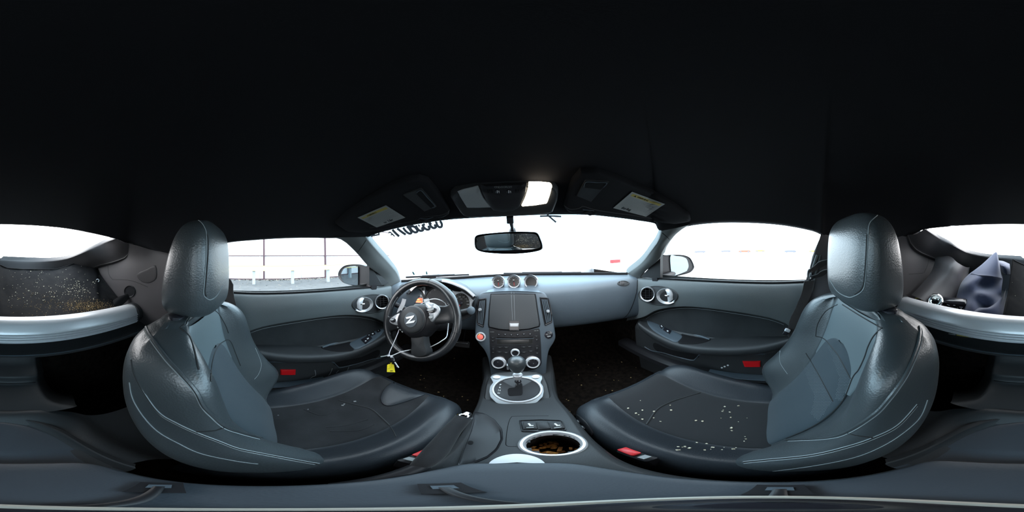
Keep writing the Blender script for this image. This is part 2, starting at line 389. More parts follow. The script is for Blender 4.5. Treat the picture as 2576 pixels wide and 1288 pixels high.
# the window edge stops at the mirror sail; below it the pillar runs down to the dash
frL2 = frontL[:4]+[oX(928, 671, -.62), oX(962, 700, -.675), V((-.70, .66, -.20))]; frR2 = frontR[:4]+[oX(1661, 650, .615), oX(1612, 696, .675), V((.70, .66, -.20))]
wsL.append(V((-.70, .84, -.18))); wsR.append(V((.70, .84, -.18)))
bvAL = pillar(wsL, frL2, 'trim_1', 'grey windscreen pillar trim on the steering wheel side', -1)
bvAR = pillar(wsR, frR2, 'trim_2', 'grey windscreen pillar trim on the passenger side', 1)
m = MB(); m.line(bvAL, [(880, 648-14), (893, 640), (906, 626), (921, 604)], .0012); solo_seamL = m
obj('seam', m, M['black'], bpy.data.objects['trim_1'])
m = MB(); m.line(bvAR, [(1666, 586), (1676, 594), (1684, 602)], .0012); obj('seam', m, M['black'], bpy.data.objects['trim_2'])

# ------------------------------------------------------------------ seats
def seat(s, y_cush, y_top, dz, label):
    cxs = s*.37                               # seat centre; u runs towards the middle of the car
    root = thing('car_seat', label, 'seat')
    W = lambda u, y, z: V((cxs-s*u, y, z))
    # backrest sections
    T = [(-.60, .222, .025, .02, -.045), (-.54, .235, .055, .0, -.09), (-.48, .239, .062, -.030, -.12), (-.42, .239, .028, -.058, -.147), (-.36, .238, -.006, -.080, -.172), (-.30, .234, -.030, -.100, -.198),
         (-.25, .228, -.042, -.114, -.215), (-.20, .220, -.056, -.124, -.222), (-.165, .206, -.078, -.130, -.222), (-.142, .182, -.108, -.135, -.216), (-.128, .145, -.135, -.138, -.202)]
    def sec(t):
        z, wd, yc, ym, yb = t
        k = min(1, max(0, (z+.6)/.5)); sh = y_cush+(y_top-y_cush)*k; wc = wd-.024
        half = [(0, yb), (.5*wd, yb), (.84*wd, yb+.010), (wd-.004, yb+.045), (wd, (yb+yc)/2), (wd-.004, yc-.022), (wc, yc), (wc-.034, yc-.010), (min(.125, wd*.7), lerp(ym, yc, .14)), (min(.105, wd*.6), ym+.001), (.05, ym-.002), (0, ym)]
        return [W(u, y+sh, z+dz) for u, y in half]+[W(-u, y+sh, z+dz) for u, y in half[-2:0:-1]]
    secs = [sec(t) for t in T]; cols = [cr([r[j] for r in secs], 4) for j in range(len(secs[0]))]
    rings = [cr([c[i] for c in cols], 3, True) for i in range(len(cols[0]))]
    top = rings[-1]; cc_ = sum(top, V())/len(top)
    rings += [[cc_+(p-cc_)*k+V((0, 0, h)) for p in top] for k, h in ((.93, .006), (.75, .009), (.3, .010))]
    mb = MB(); mb.loft(rings); bv = mb.bvh()
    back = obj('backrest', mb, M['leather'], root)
    def strip(tab, off, nm, mt, lab):
        rows = []
        for z, hw in tab:
            _w, yc, ym, yb = itp(T, z); k = min(1, max(0, (z+.6)/.5)); sh = y_cush+(y_top-y_cush)*k
            rows.append([W(u*hw, ym+sh+o_*off-.004*(1-o_)+(.018 if abs(u*hw) > .1 else 0)*(yc-ym), z+dz) for u, o_ in ((-1.03, -.4), (-1, .6), (-.6, 1), (0, 1), (.6, 1), (1, .6), (1.03, -.4))])
        m = MB(); m.sheet(rows, 6, 8); obj(nm, m, mt, back, label=lab); return m
    m1 = strip([(-.136, .092), (-.15, .100), (-.18, .106), (-.22, .108), (-.26, .108), (-.30, .108), (-.33, .106)], .0065, 'upper_back_panel', M['lit_back_panel'], 'smooth leather panel, windscreen light put into its paler colour')
    m2 = strip([(-.232, .012), (-.240, .040), (-.255, .064), (-.28, .084), (-.33, .098), (-.40, .104), (-.47, .106), (-.54, .106), (-.60, .106)], .0105, 'back_insert', M['back_insert'], 'blue grey centre insert')
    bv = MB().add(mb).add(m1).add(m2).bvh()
    # base plinth and cushion
    CU = [(-.10, .20, -.655, -.675), (-.02, .225, -.612, -.640), (.08, .238, -.590, -.632), (.18, .240, -.570, -.622), (.28, .240, -.553, -.604), (.35, .238, -.546, -.584), (.40, .228, -.552, -.570), (.43, .214, -.566, -.572), (.448, .19, -.590, -.590)]
    def csec(t):
        y, wd, zc, zm = t; wc = wd-.036; y += y_cush; zb = -.765
        half = [(0, zb), (.6*wd, zb), (wd-.03, zb+.005), (wd-.004, zb+.05), (wd, (zb+zc)/2+.02), (wd-.006, zc-.026), (wc+.006, zc-.002), (wc-.02, zc-.001), (min(.14, wd*.68), lerp(zm, zc, .35)), (min(.115, wd*.58), zm+.002), (.05, zm), (0, zm)]
        return [W(u, y, z+dz) for u, z in half]+[W(-u, y, z+dz) for u, z in half[-2:0:-1]]
    secs = [csec(t) for t in CU]; cols = [cr([r[j] for r in secs], 4) for j in range(len(secs[0]))]
    rings = [cr([c[i] for c in cols], 3, True) for i in range(len(cols[0]))]
    fr = rings[-1]; cc_ = sum(fr, V())/len(fr)
    rings += [[cc_+V(((p.x-cc_.x)*k, 0, (p.z-cc_.z)*k))+V((0, h, 0)) for p in fr] for k, h in ((.97, .009), (.88, .015), (.5, .018))]
    mc = MB(); mc.loft(rings); bvc = mc.bvh()
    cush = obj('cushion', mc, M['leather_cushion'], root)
    # fabric insert over the middle of the cushion
    rows = []
    for i in range(25):
        y = -.03+.462*i/24; wd, zc, zm = itp(CU, y)
        rows.append([W(u, y+y_cush, z+dz+.0035) for u, z in ((-.118, zm-.002), (-.108, zm+.002), (-.06, zm+.001), (0, zm), (.06, zm+.001), (.108, zm+.002), (.118, zm-.002))])
    y = .448; wd, zc, zm = itp(CU, y); rows.append([W(u, y+y_cush+.006, zm+dz-.012) for u in (-.118, -.108, -.06, 0, .06, .108, .118)])
    mi = MB(); mi.sheet(rows, 3, 1)
    obj('cushion_insert', mi, M['suede'] if s < 0 else M['rib'], cush, label='dark fabric cushion insert')
    m = MB(); m.box(W(0, .16+y_cush, -.80+dz), (.40, .44, .10), bev=.01); obj('seat_base', m, M['plastic'], root)
    for u in (-.15, .15):
        m = MB(); m.box(W(u, .15+y_cush, -.847), (.04, .50, .03), bev=.004); obj('seat_rail', m, M['plastic'], root)
    # headrest
    HT = [(-.117, .080, .040, -.150), (-.110, .104, .054, -.150), (-.088, .116, .0610, -.150), (-.045, .120, .060, -.147), (0, .121, .054, -.142), (.035, .119, .047, -.137), (.060, .112, .040, -.133), (.078, .098, .031, -.130), (.090, .070, .020, -.127), (.095, .03, .008, -.126)]
    rings = []
    for i in range(37):
        t = i/36*(len(HT)-1); k = min(int(t), len(HT)-2); z, hw_, hd, yc = [cr([V((HT[q][c_], 0, 0)) for q in range(len(HT))], 4)[i].x for c_ in range(4)]
        n = 3.7; ring = []
        for j in range(40):
            a = 2*math.pi*j/40; ca, sa = math.cos(a), math.sin(a)
            ring.append(W(hw_*math.copysign(abs(ca)**(2/n), ca), y_top+yc+hd*math.copysign(abs(sa)**(2/n), sa), z+dz))
        rings.append(ring)
    mh = MB(); mh.loft(rings); bvh_ = mh.bvh()
    head = obj('headrest', mh, M['leather'], root)
    for u in (-.095, .095):
        m = MB(); m.lathe([(.0065, 0), (.0065, .10)], W(u, y_top-.163, -.155+dz), (0, .05, 1), 12); obj('headrest_post', m, M['chrome'], head, label='chrome headrest post')
        m = MB(); m.lathe([(.019, 0), (.021, .004), (.020, .010), (.014, .013), (.008, .013)], W(u, y_top-.163, -.124+dz), (0, .05, 1), 20, sx=1.1, sy=.8)
        obj('post_collar', m, M['plastic_gloss'], back, label='glossy black collar')
    return root, bv, bvc, bvh_, back, cush, head, W
seatL = seat(-1, .0, .0, 0, 'black leather driver seat behind the steering wheel, with a dark thigh pad')
seatR = seat(1, -.02, -.062, -.010, 'black leather passenger seat with crumbs on its ribbed cushion')
# ------------------------------------------------------------------ floor pan, outer body
mb = MB()
for s in (-1, 1):
    mb.sheet([[V((s*x, y, z)) for x in (.72, .55, .35, .2, .06)] for y, z in ((-.30, -.86), (.1, -.86), (.75, -.87), (.98, -.85), (1.15, -.72), (1.32, -.45), (1.36, -.2))], 2, 2)
mb.sheet([[V((x, -.30, -.86)) for x in (-.72, 0, .72)], [V((x, -.66, -.86)) for x in (-.72, 0, .72)]], 2, 2)
floor = struct('floor', mb, M['carpet'], 'black carpeted car floor and footwells below the seats', 'floor')
for s in (-1, 1):
    m = MB(); m.sheet([[V((s*x, y, z)) for y in (.60, .75, 1.0, 1.36)] for x, z in ((.716, -.15), (.712, -.45), (.70, -.87))], 3, 3); obj('kick_panel', m, M['carpet'], floor)
mb = MB()
for s in (-1, 1):
    mb.sheet([[V((s*x, y, z)) for y in (1.5, .9, .3, -.3, -.9, -1.7)] for x, z in ((.78, -.95), (.82, -.6), (.80, -.3), (.72, -.15))], 2, 2)
    # rear wing behind the door, up to the roof
    mb.sheet([[V((s*.735, -.16, -.14)), V((s*.74, -.5, -.12)), V((s*.76, -1.0, -.10)), V((s*.72, -1.7, -.08))],
              [V((s*.70, -.17, -.03)), V((s*.70, -.5, .0)), V((s*.70, -1.0, -.02)), V((s*.66, -1.7, -.05))],
              [V((s*.61, -.19, .075)), V((s*.63, -.45, .09)), V((s*.58, -.70, .12)), V((s*.62, -1.68, -.03))]], 3, 3)
mb.sheet([[V((x, -1.7, z)) for x in (-.74, 0, .74)] for z in (-.95, -.5, -.08)], 2, 2)
mb.sheet([[V((x, 1.45, z)) for x in (-.8, 0, .8)] for z in (-.95, -.5, -.16)], 2, 2)
mb.sheet([[V((x, y, -.955)) for x in (-.8, 0, .8)] for y in (-1.7, 0, 1.5)], 2, 2)
# bonnet and wings ahead of the windscreen
mb.sheet([[V((x, y-.36*(x/.7)**2, z-.05*(x/.7)**2)) for x in (-.86, -.6, -.3, 0, .3, .6, .86)] for y, z in ((1.24, -.165), (1.6, -.20), (2.0, -.27), (2.3, -.36))], 3, 3)
for s in (-1, 1): mb.sheet([[V((s*.70, .76, -.16)), V((s*.78, .5, -.16)), V((s*.83, .45, -.3))], [V((s*.78, 1.2, -.19)), V((s*.85, 1.25, -.25)), V((s*.88, 1.25, -.4))], [V((s*.8, 2.0, -.33)), V((s*.85, 2.05, -.4)), V((s*.85, 2.0, -.6))]], 3, 3)
body = struct('wall_outer', mb, M['body'], 'silver bodywork of the car outside the cabin', 'car body')

# ------------------------------------------------------------------ doors (drawn from the passenger side, mirrored for the driver)
Xn = lambda P, x: [oX(p[0], p[1], x) for p in P]
dTop = [(1604, 701), (1661, 703), (1720, 706), (1800, 710), (1880, 713), (1950, 714), (2028, 711)]
dCur = [(1577, 806), (1618, 797), (1650, 780), (1700, 771), (1760, 772), (1850, 783), (1930, 797), (1975, 812), (1992, 824)]
dLed = [(1612, 806), (1640, 812), (1700, 836), (1785, 851), (1850, 849), (1920, 847), (1990, 846)]
dIn = [(1606, 812), (1622, 826), (1650, 844), (1690, 863), (1740, 875), (1800, 879), (1860, 879), (1925, 871), (1990, 852)]
top = resample(cr(Xn(dTop, .668), 5), 28); cur = resample(cr(Xn(dCur, .655), 5), 28)
led = resample(cr(Xn(dLed, .69), 5), 28); inn = resample(cr(Xn(dIn, .605), 5), 28)
dx = lambda P, x, dz=0: [V((x, p.y, p.z+dz)) for p in P]
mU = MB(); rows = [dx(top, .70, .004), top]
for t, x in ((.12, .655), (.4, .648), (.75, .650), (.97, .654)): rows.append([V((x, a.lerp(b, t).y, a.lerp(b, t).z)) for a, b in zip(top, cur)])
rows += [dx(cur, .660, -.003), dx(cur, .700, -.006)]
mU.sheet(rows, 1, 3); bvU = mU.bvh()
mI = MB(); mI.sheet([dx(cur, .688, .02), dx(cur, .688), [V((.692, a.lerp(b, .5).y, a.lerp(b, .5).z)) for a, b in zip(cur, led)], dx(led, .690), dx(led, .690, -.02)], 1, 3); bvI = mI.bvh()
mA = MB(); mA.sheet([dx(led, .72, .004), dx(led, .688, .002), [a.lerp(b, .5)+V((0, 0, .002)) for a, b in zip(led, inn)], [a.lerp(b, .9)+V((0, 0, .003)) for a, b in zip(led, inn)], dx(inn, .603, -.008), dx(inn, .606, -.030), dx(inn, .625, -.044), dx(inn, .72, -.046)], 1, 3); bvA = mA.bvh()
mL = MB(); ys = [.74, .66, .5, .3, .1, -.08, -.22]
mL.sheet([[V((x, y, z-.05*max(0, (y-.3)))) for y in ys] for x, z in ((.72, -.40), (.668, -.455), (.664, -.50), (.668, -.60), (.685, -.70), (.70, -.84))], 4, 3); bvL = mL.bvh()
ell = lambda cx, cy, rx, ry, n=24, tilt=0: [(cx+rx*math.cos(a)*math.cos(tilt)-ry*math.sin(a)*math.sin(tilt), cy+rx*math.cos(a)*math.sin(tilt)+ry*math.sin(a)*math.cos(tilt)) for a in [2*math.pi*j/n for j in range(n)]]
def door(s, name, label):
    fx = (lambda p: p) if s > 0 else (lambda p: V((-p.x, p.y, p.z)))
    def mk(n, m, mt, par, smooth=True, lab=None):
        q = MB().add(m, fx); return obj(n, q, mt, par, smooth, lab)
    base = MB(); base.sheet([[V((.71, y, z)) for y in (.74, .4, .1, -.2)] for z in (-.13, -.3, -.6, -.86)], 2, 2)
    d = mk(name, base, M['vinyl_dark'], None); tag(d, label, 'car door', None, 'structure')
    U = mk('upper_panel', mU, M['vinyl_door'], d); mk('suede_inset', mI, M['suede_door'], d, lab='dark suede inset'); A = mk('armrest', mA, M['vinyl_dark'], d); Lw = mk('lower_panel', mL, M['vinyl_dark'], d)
    m = MB(); m.tube([p+V((0, 0, -.004)) for p in dx(cur, .6872, -.006)], .0014); mk('piping', m, M['seam'], d)
    m = MB(); m.line(bvI, [(1625, 802), (1652, 787), (1700, 777), (1760, 777), (1850, 789), (1930, 803), (1972, 817)], .0008); mk('stitching', m, M['thread'], d)
    # weather strip along the sill
    m = MB(); m.ribbon([V((.672, p.y, p.z+.004)) for p in top[4:]], .012, .007, (0, 0, 1)); mk('weather_strip', m, M['black'], d)
    # oval plate, vent and pull handle
    e = ell(1656, 743, 48, 23, 28, .06)
    m = MB(); m.pad(bvU, e, [(1.06, .0), (1.04, .004), (1.0, .005), (.97, .001), (.5, .0012), (0, .0012)]); P = mk('handle_plate', m, M['vinyl_dark'], d)
    n = V((-.80, -.56, .12)).normalized(); c = oX(1629, 740, .628)
    m = MB(); m.lathe([(.040, -.02), (.0405, .004), (.038, .009), (.034, .006), (.033, -.02)], c, n, 32, caps=False); v = mk('air_vent', m, M['silver_paint'], d, lab='round air vent with a silver rim')
    m = MB(); m.lathe([(.0335, -.012), (.0, -.012)], c, n, 28, caps=False); mk('vent_core', m, M['black'], v)
    B = basis(n)
    for k in (-.018, -.006, .006, .018):
        h = math.sqrt(.033**2-k*k); m = MB(); m.box(c+B @ V((0, k, -.004)), (2*h, .0018, .010), B); mk('vane', m, M['plastic'], v)
    for k in (-.010, .010):
        m = MB(); m.box(c+B @ V((k, 0, -.001)), (.0022, .06, .005), B); mk('vane', m, M['plastic'], v)
    c = oX(1678, 745, .645); n = V((-.92, -.36, .12)).normalized(); B = basis(n)
    m = MB(); m.lathe([(.052, -.006), (.0535, .004), (.051, .011), (.044, .009), (.036, -.002), (.02, -.007), (0, -.008)], c, n, 36, caps=False, sy=.76); hb = mk('handle_bowl', m, M['silver_paint'], d, lab='silver oval handle bowl')
    m = MB(); m.pad(BVHTree.FromPolygons([V(p) for p in m.v], [(0, 1, 2)]), [(0, 0), (1, 0), (1, 1)], []) if False else None
    m = MB(); m.lathe([(.030, .0), (.028, .0035), (.010, .004), (0, .004)], c+B @ V((-.009, -.006, -.003)), n, 28, caps=False, sy=.80); mk('bowl_recess', m, M['plastic'], hb, lab='dark recess behind the pull')
    m = MB(); m.sheet([[c+B @ V(p) for p in ((-.010, .036, .008), (.014, .036, .012), (.034, .022, .010))], [c+B @ V(p) for p in ((.002, .016, .012), (.018, .016, .017), (.032, .006, .013))], [c+B @ V(p) for p in ((.006, -.026, .006), (.018, -.024, .012), (.032, -.014, .010))]], 4, 4, .004, -n); mk('pull_lever', m, M['silver'], hb)
    m = MB(); m.box(c+B @ V((.004, .004, .014)), (.022, .007, .008), B, .002); mk('lock_knob', m, M['chrome'], hb)
    # switch plate and switches on the armrest nose
    m = MB(); m.pad(bvA, [(1628, 806), (1650, 813), (1690, 832), (1716, 845), (1713, 855), (1700, 862), (1678, 853), (1652, 838), (1634, 822)], [(1, 0), (.97, .004), (.9, .005), (.5, .005), (0, .005)], 3, smooth=True); sp = mk('switch_plate', m, M['vinyl'], d)
    def sw(poly, mt='plastic_gloss', pr=()):
        m = MB(); m.pad(bvA, poly, [(1, .004), (.98, .008), (.85, .009), (0, .0085)]); o = mk('window_switch', m, M[mt], sp)
        for q in pr: m2 = MB(); m2.pad(bvA, q, [(1, .0092), (0, .0094)]); mk('symbol', m2, M['white_print'], o)
    if s > 0:
        sw([(1659, 822), (1665, 818), (1669, 825), (1663, 829)], pr=[[(1662, 823), (1664, 821), (1665, 823), (1663, 825)], [(1664, 825), (1666, 823), (1667, 825), (1665, 827)]])
        sw([(1671, 825), (1689, 834), (1684, 843), (1668, 832)], pr=[[(1678, 834), (1682, 835), (1681, 838), (1677, 836)]])
    else:
        sw([(1668, 826), (1688, 838), (1676, 850), (1658, 835)], pr=[[(1668, 834), (1673, 836), (1671, 839), (1667, 837)], [(1674, 841), (1679, 842), (1677, 845), (1673, 843)]])
        sw([(1655, 818), (1664, 822), (1660, 829), (1650, 824)], pr=[[(1656, 822), (1660, 823), (1659, 826), (1655, 825)]]); sw([(1665, 822), (1672, 826), (1667, 831), (1661, 829)], pr=[[(1665, 826), (1669, 827), (1667, 829)]])
        sw([(1640, 812), (1648, 815), (1645, 821), (1637, 817)], pr=[[(1642, 815), (1645, 816), (1643, 818)]])
    m = MB(); m.pad(bvA, [(1716, 840), (1750, 848), (1786, 854), (1778, 860), (1750, 866), (1720, 866), (1706, 862)], [(1, .002), (.96, .0030), (0, .0030)], 3, smooth=True); g = mk('grip_recess_shade', m, M['black'], d, lab='black patch for the shade in the armrest pull recess')  # flat black patch on the armrest; the recess shade is painted
    m = MB(); P_ = [oB(bvA, *p, .003) for p in ((1711, 837), (1725, 838), (1745, 843), (1765, 848), (1786, 855))]; m.tube(cr(P_, 4), [.0045+.004*math.sin(math.pi*i/16) for i in range(17)], 10); mk('grip_edge', m, M['vinyl'], g)
    # map pocket shade patch, red reflector, scuffs
    m = MB(); m.pad(bvL, [(1648, 862), (1690, 880), (1757, 893), (1744, 903), (1700, 896), (1662, 888), (1645, 874)], [(1, .002), (.97, .003), (0, .003)], 3, smooth=True); pk = mk('map_pocket_shade', m, M['black'], d, lab='black patch for the shade inside the map pocket')  # flat black patch on the panel; shade inside the pocket is its colour
    m = MB(); m.line(bvL, [(1622, 872), (1640, 882), (1665, 886), (1700, 896), (1742, 906), (1752, 900), (1768, 890), (1830, 892), (1925, 890)], .003, 6, 6); mk('pocket_rim', m, M['vinyl'], pk)
    m = MB(); rp_ = [(1869, 908), (1912, 908), (1912, 921), (1874, 921)] if s > 0 else [(1855, 910), (1892, 910), (1892, 922), (1856, 922)]
    m.pad(bvL, rp_, [(1.06, 0), (1.02, .006), (.95, .0065)]); m.pad(bvL, rp_, [(.95, .0065), (.9, .008), (0, .008)]); mk('door_reflector', m, M['red'], d, lab='small red reflector')
    if s < 0:
        for pl in ([(1806, 912), (1805, 925), (1815, 930), (1826, 940)], [(1763, 908), (1770, 922), (1785, 936), (1793, 945)], [(1722, 905), (1728, 915), (1742, 920), (1752, 928)], [(1748, 913), (1754, 920)]):
            m = MB(); P_ = [(p[0], p[1]) for p in pl]; m.line(bvL, P_, .0022, 4, 4, .0004); mk('scuff', m, M['dim_print'], Lw)
    else:
        for p in ((1816, 925), (1823, 922), (1831, 919)):
            m = MB(); m.pad(bvL, ell(p[0], p[1], 3, 2, 6), [(1, .0003), (0, .001)]); mk('scuff', m, M['white_print'], Lw)
    return d
door(-1, 'door_1', 'driver side door trim beside the steering wheel, scuffed below the armrest')
door(1, 'door_2', 'passenger side door trim across from the driver, with two window switches')
for s, nm in ((-1, 'trim_3'), (1, 'trim_4')):
    m = MB(); m.box((s*.665, .30, -.66), (.085, 1.15, .06), bev=.015)
    o = struct(nm, m, M['plastic'], 'dark door sill strip below the ' + ('driver' if s < 0 else 'passenger') + ' door', 'sill trim')
    m = MB(); m.box((s*.650, .12, -.632), (.045, .30, .006), bev=.002); obj('sill_plate', m, M['silver_paint'] if 0 else M['vinyl'], o)
# ------------------------------------------------------------------ quarter panels behind the doors, hatch surround, load bay
for s, nm in ((-1, 'trim_5'), (1, 'trim_6')):
    q = lambda x, y, z: V((s*x, y, z))
    end = V((s*.57, -.60, .09))
    rows = [[q(.565, -.165, .075), q(.585, -.22, .062), q(.605, -.33, .040), q(.605, -.47, .050), q(.565, -.60, .085), q(.60, -.85, .115), q(.655, -1.63, 0.02)],
            [q(.555, -.165, .060), q(.580, -.22, .045), q(.600, -.33, .020), q(.605, -.47, .020), q(.60, -.62, .02), q(.635, -.90, .05), q(.655, -1.63, -0.02)],
            [q(.615, -.150, -.04), q(.605, -.22, -.045), q(.60, -.34, -.05), q(.61, -.48, -.06), q(.61, -.64, -.06), q(.64, -.95, -.05), q(.655, -1.63, -0.07)],
            [q(.672, -.135, -.135), q(.63, -.22, -.14), q(.61, -.34, -.14), q(.62, -.48, -.14), q(.62, -.66, -.14), q(.64, -.95, -.14), q(.655, -1.63, -0.14)],
            [q(.69, -.125, -.25), q(.65, -.22, -.25), q(.64, -.34, -.25), q(.64, -.48, -.26), q(.64, -.68, -.26), q(.66, -.95, -.26), q(.655, -1.63, -0.26)],
            [q(.70, -.10, -.45), q(.68, -.22, -.45), q(.67, -.34, -.45), q(.67, -.48, -.45), q(.66, -.68, -.45), q(.68, -.95, -.45), q(.655, -1.63, -0.45)],
            [q(.72, -.10, -.87), q(.70, -.22, -.87), q(.70, -.34, -.87), q(.70, -.48, -.87), q(.70, -.68, -.87), q(.70, -.95, -.87), q(.655, -1.63, -0.87)]]
    m = MB(); m.sheet(rows, 4, 4)
    tq = struct(nm, m, M['rear_trim'], 'dark side trim behind the ' + ('driver' if s < 0 else 'passenger') + ' seat up to the rear hatch', 'side trim')
    if s > 0:
        bq = m.bvh()
        m = MB(); m.line(bq, [(2056, 640), (2040, 690), (2034, 720)], .006, 5, 8, .002); m.line(bq, [(2063, 640), (2052, 690), (2044, 730)], .004, 5, 8, .002); obj('door_seal', m, M['pillar'], tq)
# hatch side trims
for s, nm, lo_, O in ((1, 'trim_7', loR, [oX(2283, 592, .56), oX(2291, 614, .585), oX(2312, 634, .60), oX(2350, 650, .605), oX(2400, 669, .605), oX(2440, 688, .60), oX(2500, 691, .36), oY(2576, 688, -1.60)]),
                   (-1, 'trim_8', loL[::-1], [oX(333, 612, -.58), oX(332, 628, -.60), oX(319, 647, -.605), oX(282, 661, -.605), oX(248, 669, -.605), oX(205, 685, -.605), oX(140, 690, -.45), oY(0, 688, -1.60)])):
    a = resample(cr(lo_, 5), 24); b = resample(cr(O, 5), 24); m = MB()
    inw = [V((-s*.5, .4, .25)).normalized() for _ in a]
    m.sheet([[p+V((s*.03, 0, .03)) for p in a], a, [p.lerp(q_, .15)+V((-s*.006, .005, 0)) for p, q_ in zip(a, b)], [p.lerp(q_, .55)+V((-s*.004, 0, -.008)) for p, q_ in zip(a, b)], [p.lerp(q_, .93) for p, q_ in zip(a, b)], b, [p+V((s*.04, -.02, -.01)) for p in b]], 1, 4)
    struct(nm, m, M['hatch_trim'], 'curved dark trim round the ' + ('passenger' if s > 0 else 'driver') + ' side corner of the rear hatch', 'hatch trim')
mb = MB()
mb.sheet([[V((x, -1.62, z)) for x in (-.63, 0, .63)] for z in (-.02, -.37)], 2, 2)
mb.sheet([[V((x, y, -.36)) for x in (-.63, 0, .63)] for y in (-.63, -1.62)], 2, 2)
struct('wall_rear', mb, M['plastic'], 'black load bay lining behind the silver bar', 'load bay')
# hump over the wheel behind the passenger seat
mb = MB()
mb.sheet([[oX(*p, .60) for p in ((2292, 742), (2318, 715), (2342, 684), (2352, 656), (2352, 640))], [oX(*p, .52) for p in ((2315, 752), (2345, 722), (2366, 690), (2378, 661), (2390, 645))],
          [oX(*p, .455) for p in ((2360, 775), (2384, 735), (2394, 700), (2400, 675), (2408, 660))], [oX(*p, .44) for p in ((2400, 790), (2410, 745), (2418, 712), (2421, 690), (2430, 672))], [oX(*p, .55) for p in ((2440, 790), (2440, 745), (2436, 712), (2436, 690), (2440, 672))]], 5, 5)
bvH = mb.bvh()
struct('trim_9', mb, M['rear_trim'], 'moulded hump over the rear wheel behind the passenger seat', 'wheel hump trim')
# panels behind the seats
prof = [(-.64, -.33), (-.615, -.345), (-.56, -.366), (-.535, -.370), (-.525, -.378), (-.505, -.40), (-.470, -.413), (-.456, -.420), (-.452, -.447)]
mb = MB(); mb.sheet([[V((x, y-.0*abs(x), z)) for x in (-.66, -.4, -.15, 0, .15, .4, .66)] for y, z in prof[:5]], 4, 3)
cross = struct('wall_back', mb, M['vinyl_dark'], 'dark cross panel below the silver bar behind the seats', 'rear bulkhead')
m = MB(); m.tube([V((x, -.532, -.3715)) for x in (-.6, -.3, 0, .3, .6)], .0022, 5); obj('panel_lip', m, M['vinyl'], cross)
mb = MB(); cw = [(.10, -.525, -.378), (.098, -.505, -.40), (.096, -.470, -.413), (.094, -.456, -.420), (.094, -.450, -.447), (.098, -.40, -.460), (.112, -.36, -.470), (.16, -.33, -.480)]
rows = []
for wd, y, z in cw:
    rows.append([V((.008+x, yy, zz)) for x, yy, zz in ((-wd-.06, y-.14, z-.10), (-wd-.015, y-.03, z-.02), (-wd, y-.004, z-.003), (-wd*.5, y, z), (0, y, z), (wd*.5, y, z), (wd, y-.004, z-.003), (wd+.015, y-.03, z-.02), (wd+.06, y-.14, z-.10))])
mb.sheet(rows, 3, 3); col_ = obj('centre_column', mb, M['vinyl_dark'], cross)
m = MB(); m.tube([V((x, -.4505, -.4455)) for x in (-.085, 0, .10)], .0012, 5); obj('seam', m, M['black'], cross)
mb = MB()  # shelf ahead of the two storage bins
SH = lambda y, zs: [V((.008+x, y+dy, z)) for (x, dy), z in zip(((-.70, .02), (-.45, .02), (-.28, .02), (-.20, .015), (-.15, .004), (-.08, 0), (0, 0), (.08, 0), (.15, .004), (.20, .015), (.28, .02), (.45, .02), (.70, .02)), zs+zs[-2::-1])]
mb.sheet([SH(-.338, [-.575, -.57, -.565, -.548, -.507, -.476, -.474]), SH(-.318, [-.58, -.575, -.57, -.555, -.512, -.480, -.476]), SH(-.27, [-.60, -.595, -.585, -.566, -.524, -.520, -.520]), SH(-.20, [-.64, -.64, -.62, -.59, -.530, -.525, -.525]), SH(-.12, [-.71, -.71, -.68, -.62, -.545, -.53, -.53])], 4, 4)
obj('bin_shelf', mb, M['vinyl_dark'], cross)
ar = [V((.008+s_*x, y, z)) for s_, P_ in ((-1, [(.112, -.10, -.520), (.110, -.192, -.513), (.094, -.257, -.500), (.053, -.303, -.488)]), (1, [(0, -.318, -.484), (.053, -.303, -.488), (.094, -.257, -.500), (.110, -.192, -.513), (.112, -.10, -.520)])) for x, y, z in P_]
ar = cr(ar, 6); ins = [V((.008+(p.x-.008)*.90, p.y+(.010 if p.y < -.2 else 0), p.z-.014)) for p in ar]
m = MB(); m.grid([[p+V((p.x*.12, -.012, -.006)) for p in ar], [p+V((p.x*.03, -.004, .001)) for p in ar], ar, [p.lerp(q, .5)+V((0, 0, -.004)) for p, q in zip(ar, ins)], ins]); obj('lid_lip', m, M['vinyl_dark'], cross)
m = MB(); n_ = len(ins); m.grid([[ins[i].lerp(ins[n_-1-i], t)+V((0, 0, .012*math.sin(math.pi*t)*min(1, (n_/2-i)/6))) for t in [j/10 for j in range(11)]] for i in range(n_//2+1)]); obj('storage_lid', m, M['vinyl_rest'], cross, label='smooth arched storage lid')
mb = MB(); mb.sheet([[V((x, -.66, z)) for x in (-.7, 0, .7)] for z in (-.34, -.6, -.87)], 2, 2); obj('bin_lining', mb, M['carpet'], cross)
# ------------------------------------------------------------------ dashboard
root = thing('dashboard', 'wide grey dashboard below the windscreen, oval corner vent at its passenger end', 'dashboard')
def dsec(x):
    t = (x/.66)**2; m = lambda a, b: lerp(a, b, t)
    cy = 1.2-.42*(x/.68)**2
    return [V((x, y, z)) for y, z in ((cy+.05, -.165), (cy+.005, m(-.147, -.140)), (m(1.07, .745), m(-.158, -.150)), (m(.94, .715), m(-.172, -.158)), (m(.885, .698), m(-.195, -.178)), (m(.862, .686), m(-.235, -.22)), (m(.855, .680), m(-.31, -.30)), (m(.868, .688), m(-.40, -.37)), (m(.90, .72), m(-.438, -.402)), (m(1.0, .82), m(-.45, -.43)), (m(1.2, .9), m(-.42, -.42)))]
xs = [-.665, -.6, -.5, -.4, -.3, -.2, -.1, 0, .1, .2, .3, .4, .5, .6, .665]
mb = MB(); mb.sheet([dsec(x) for x in xs], 3, 3); dash_bv = mb.bvh()
db = obj('dash_top', mb, M['vinyl'], root)
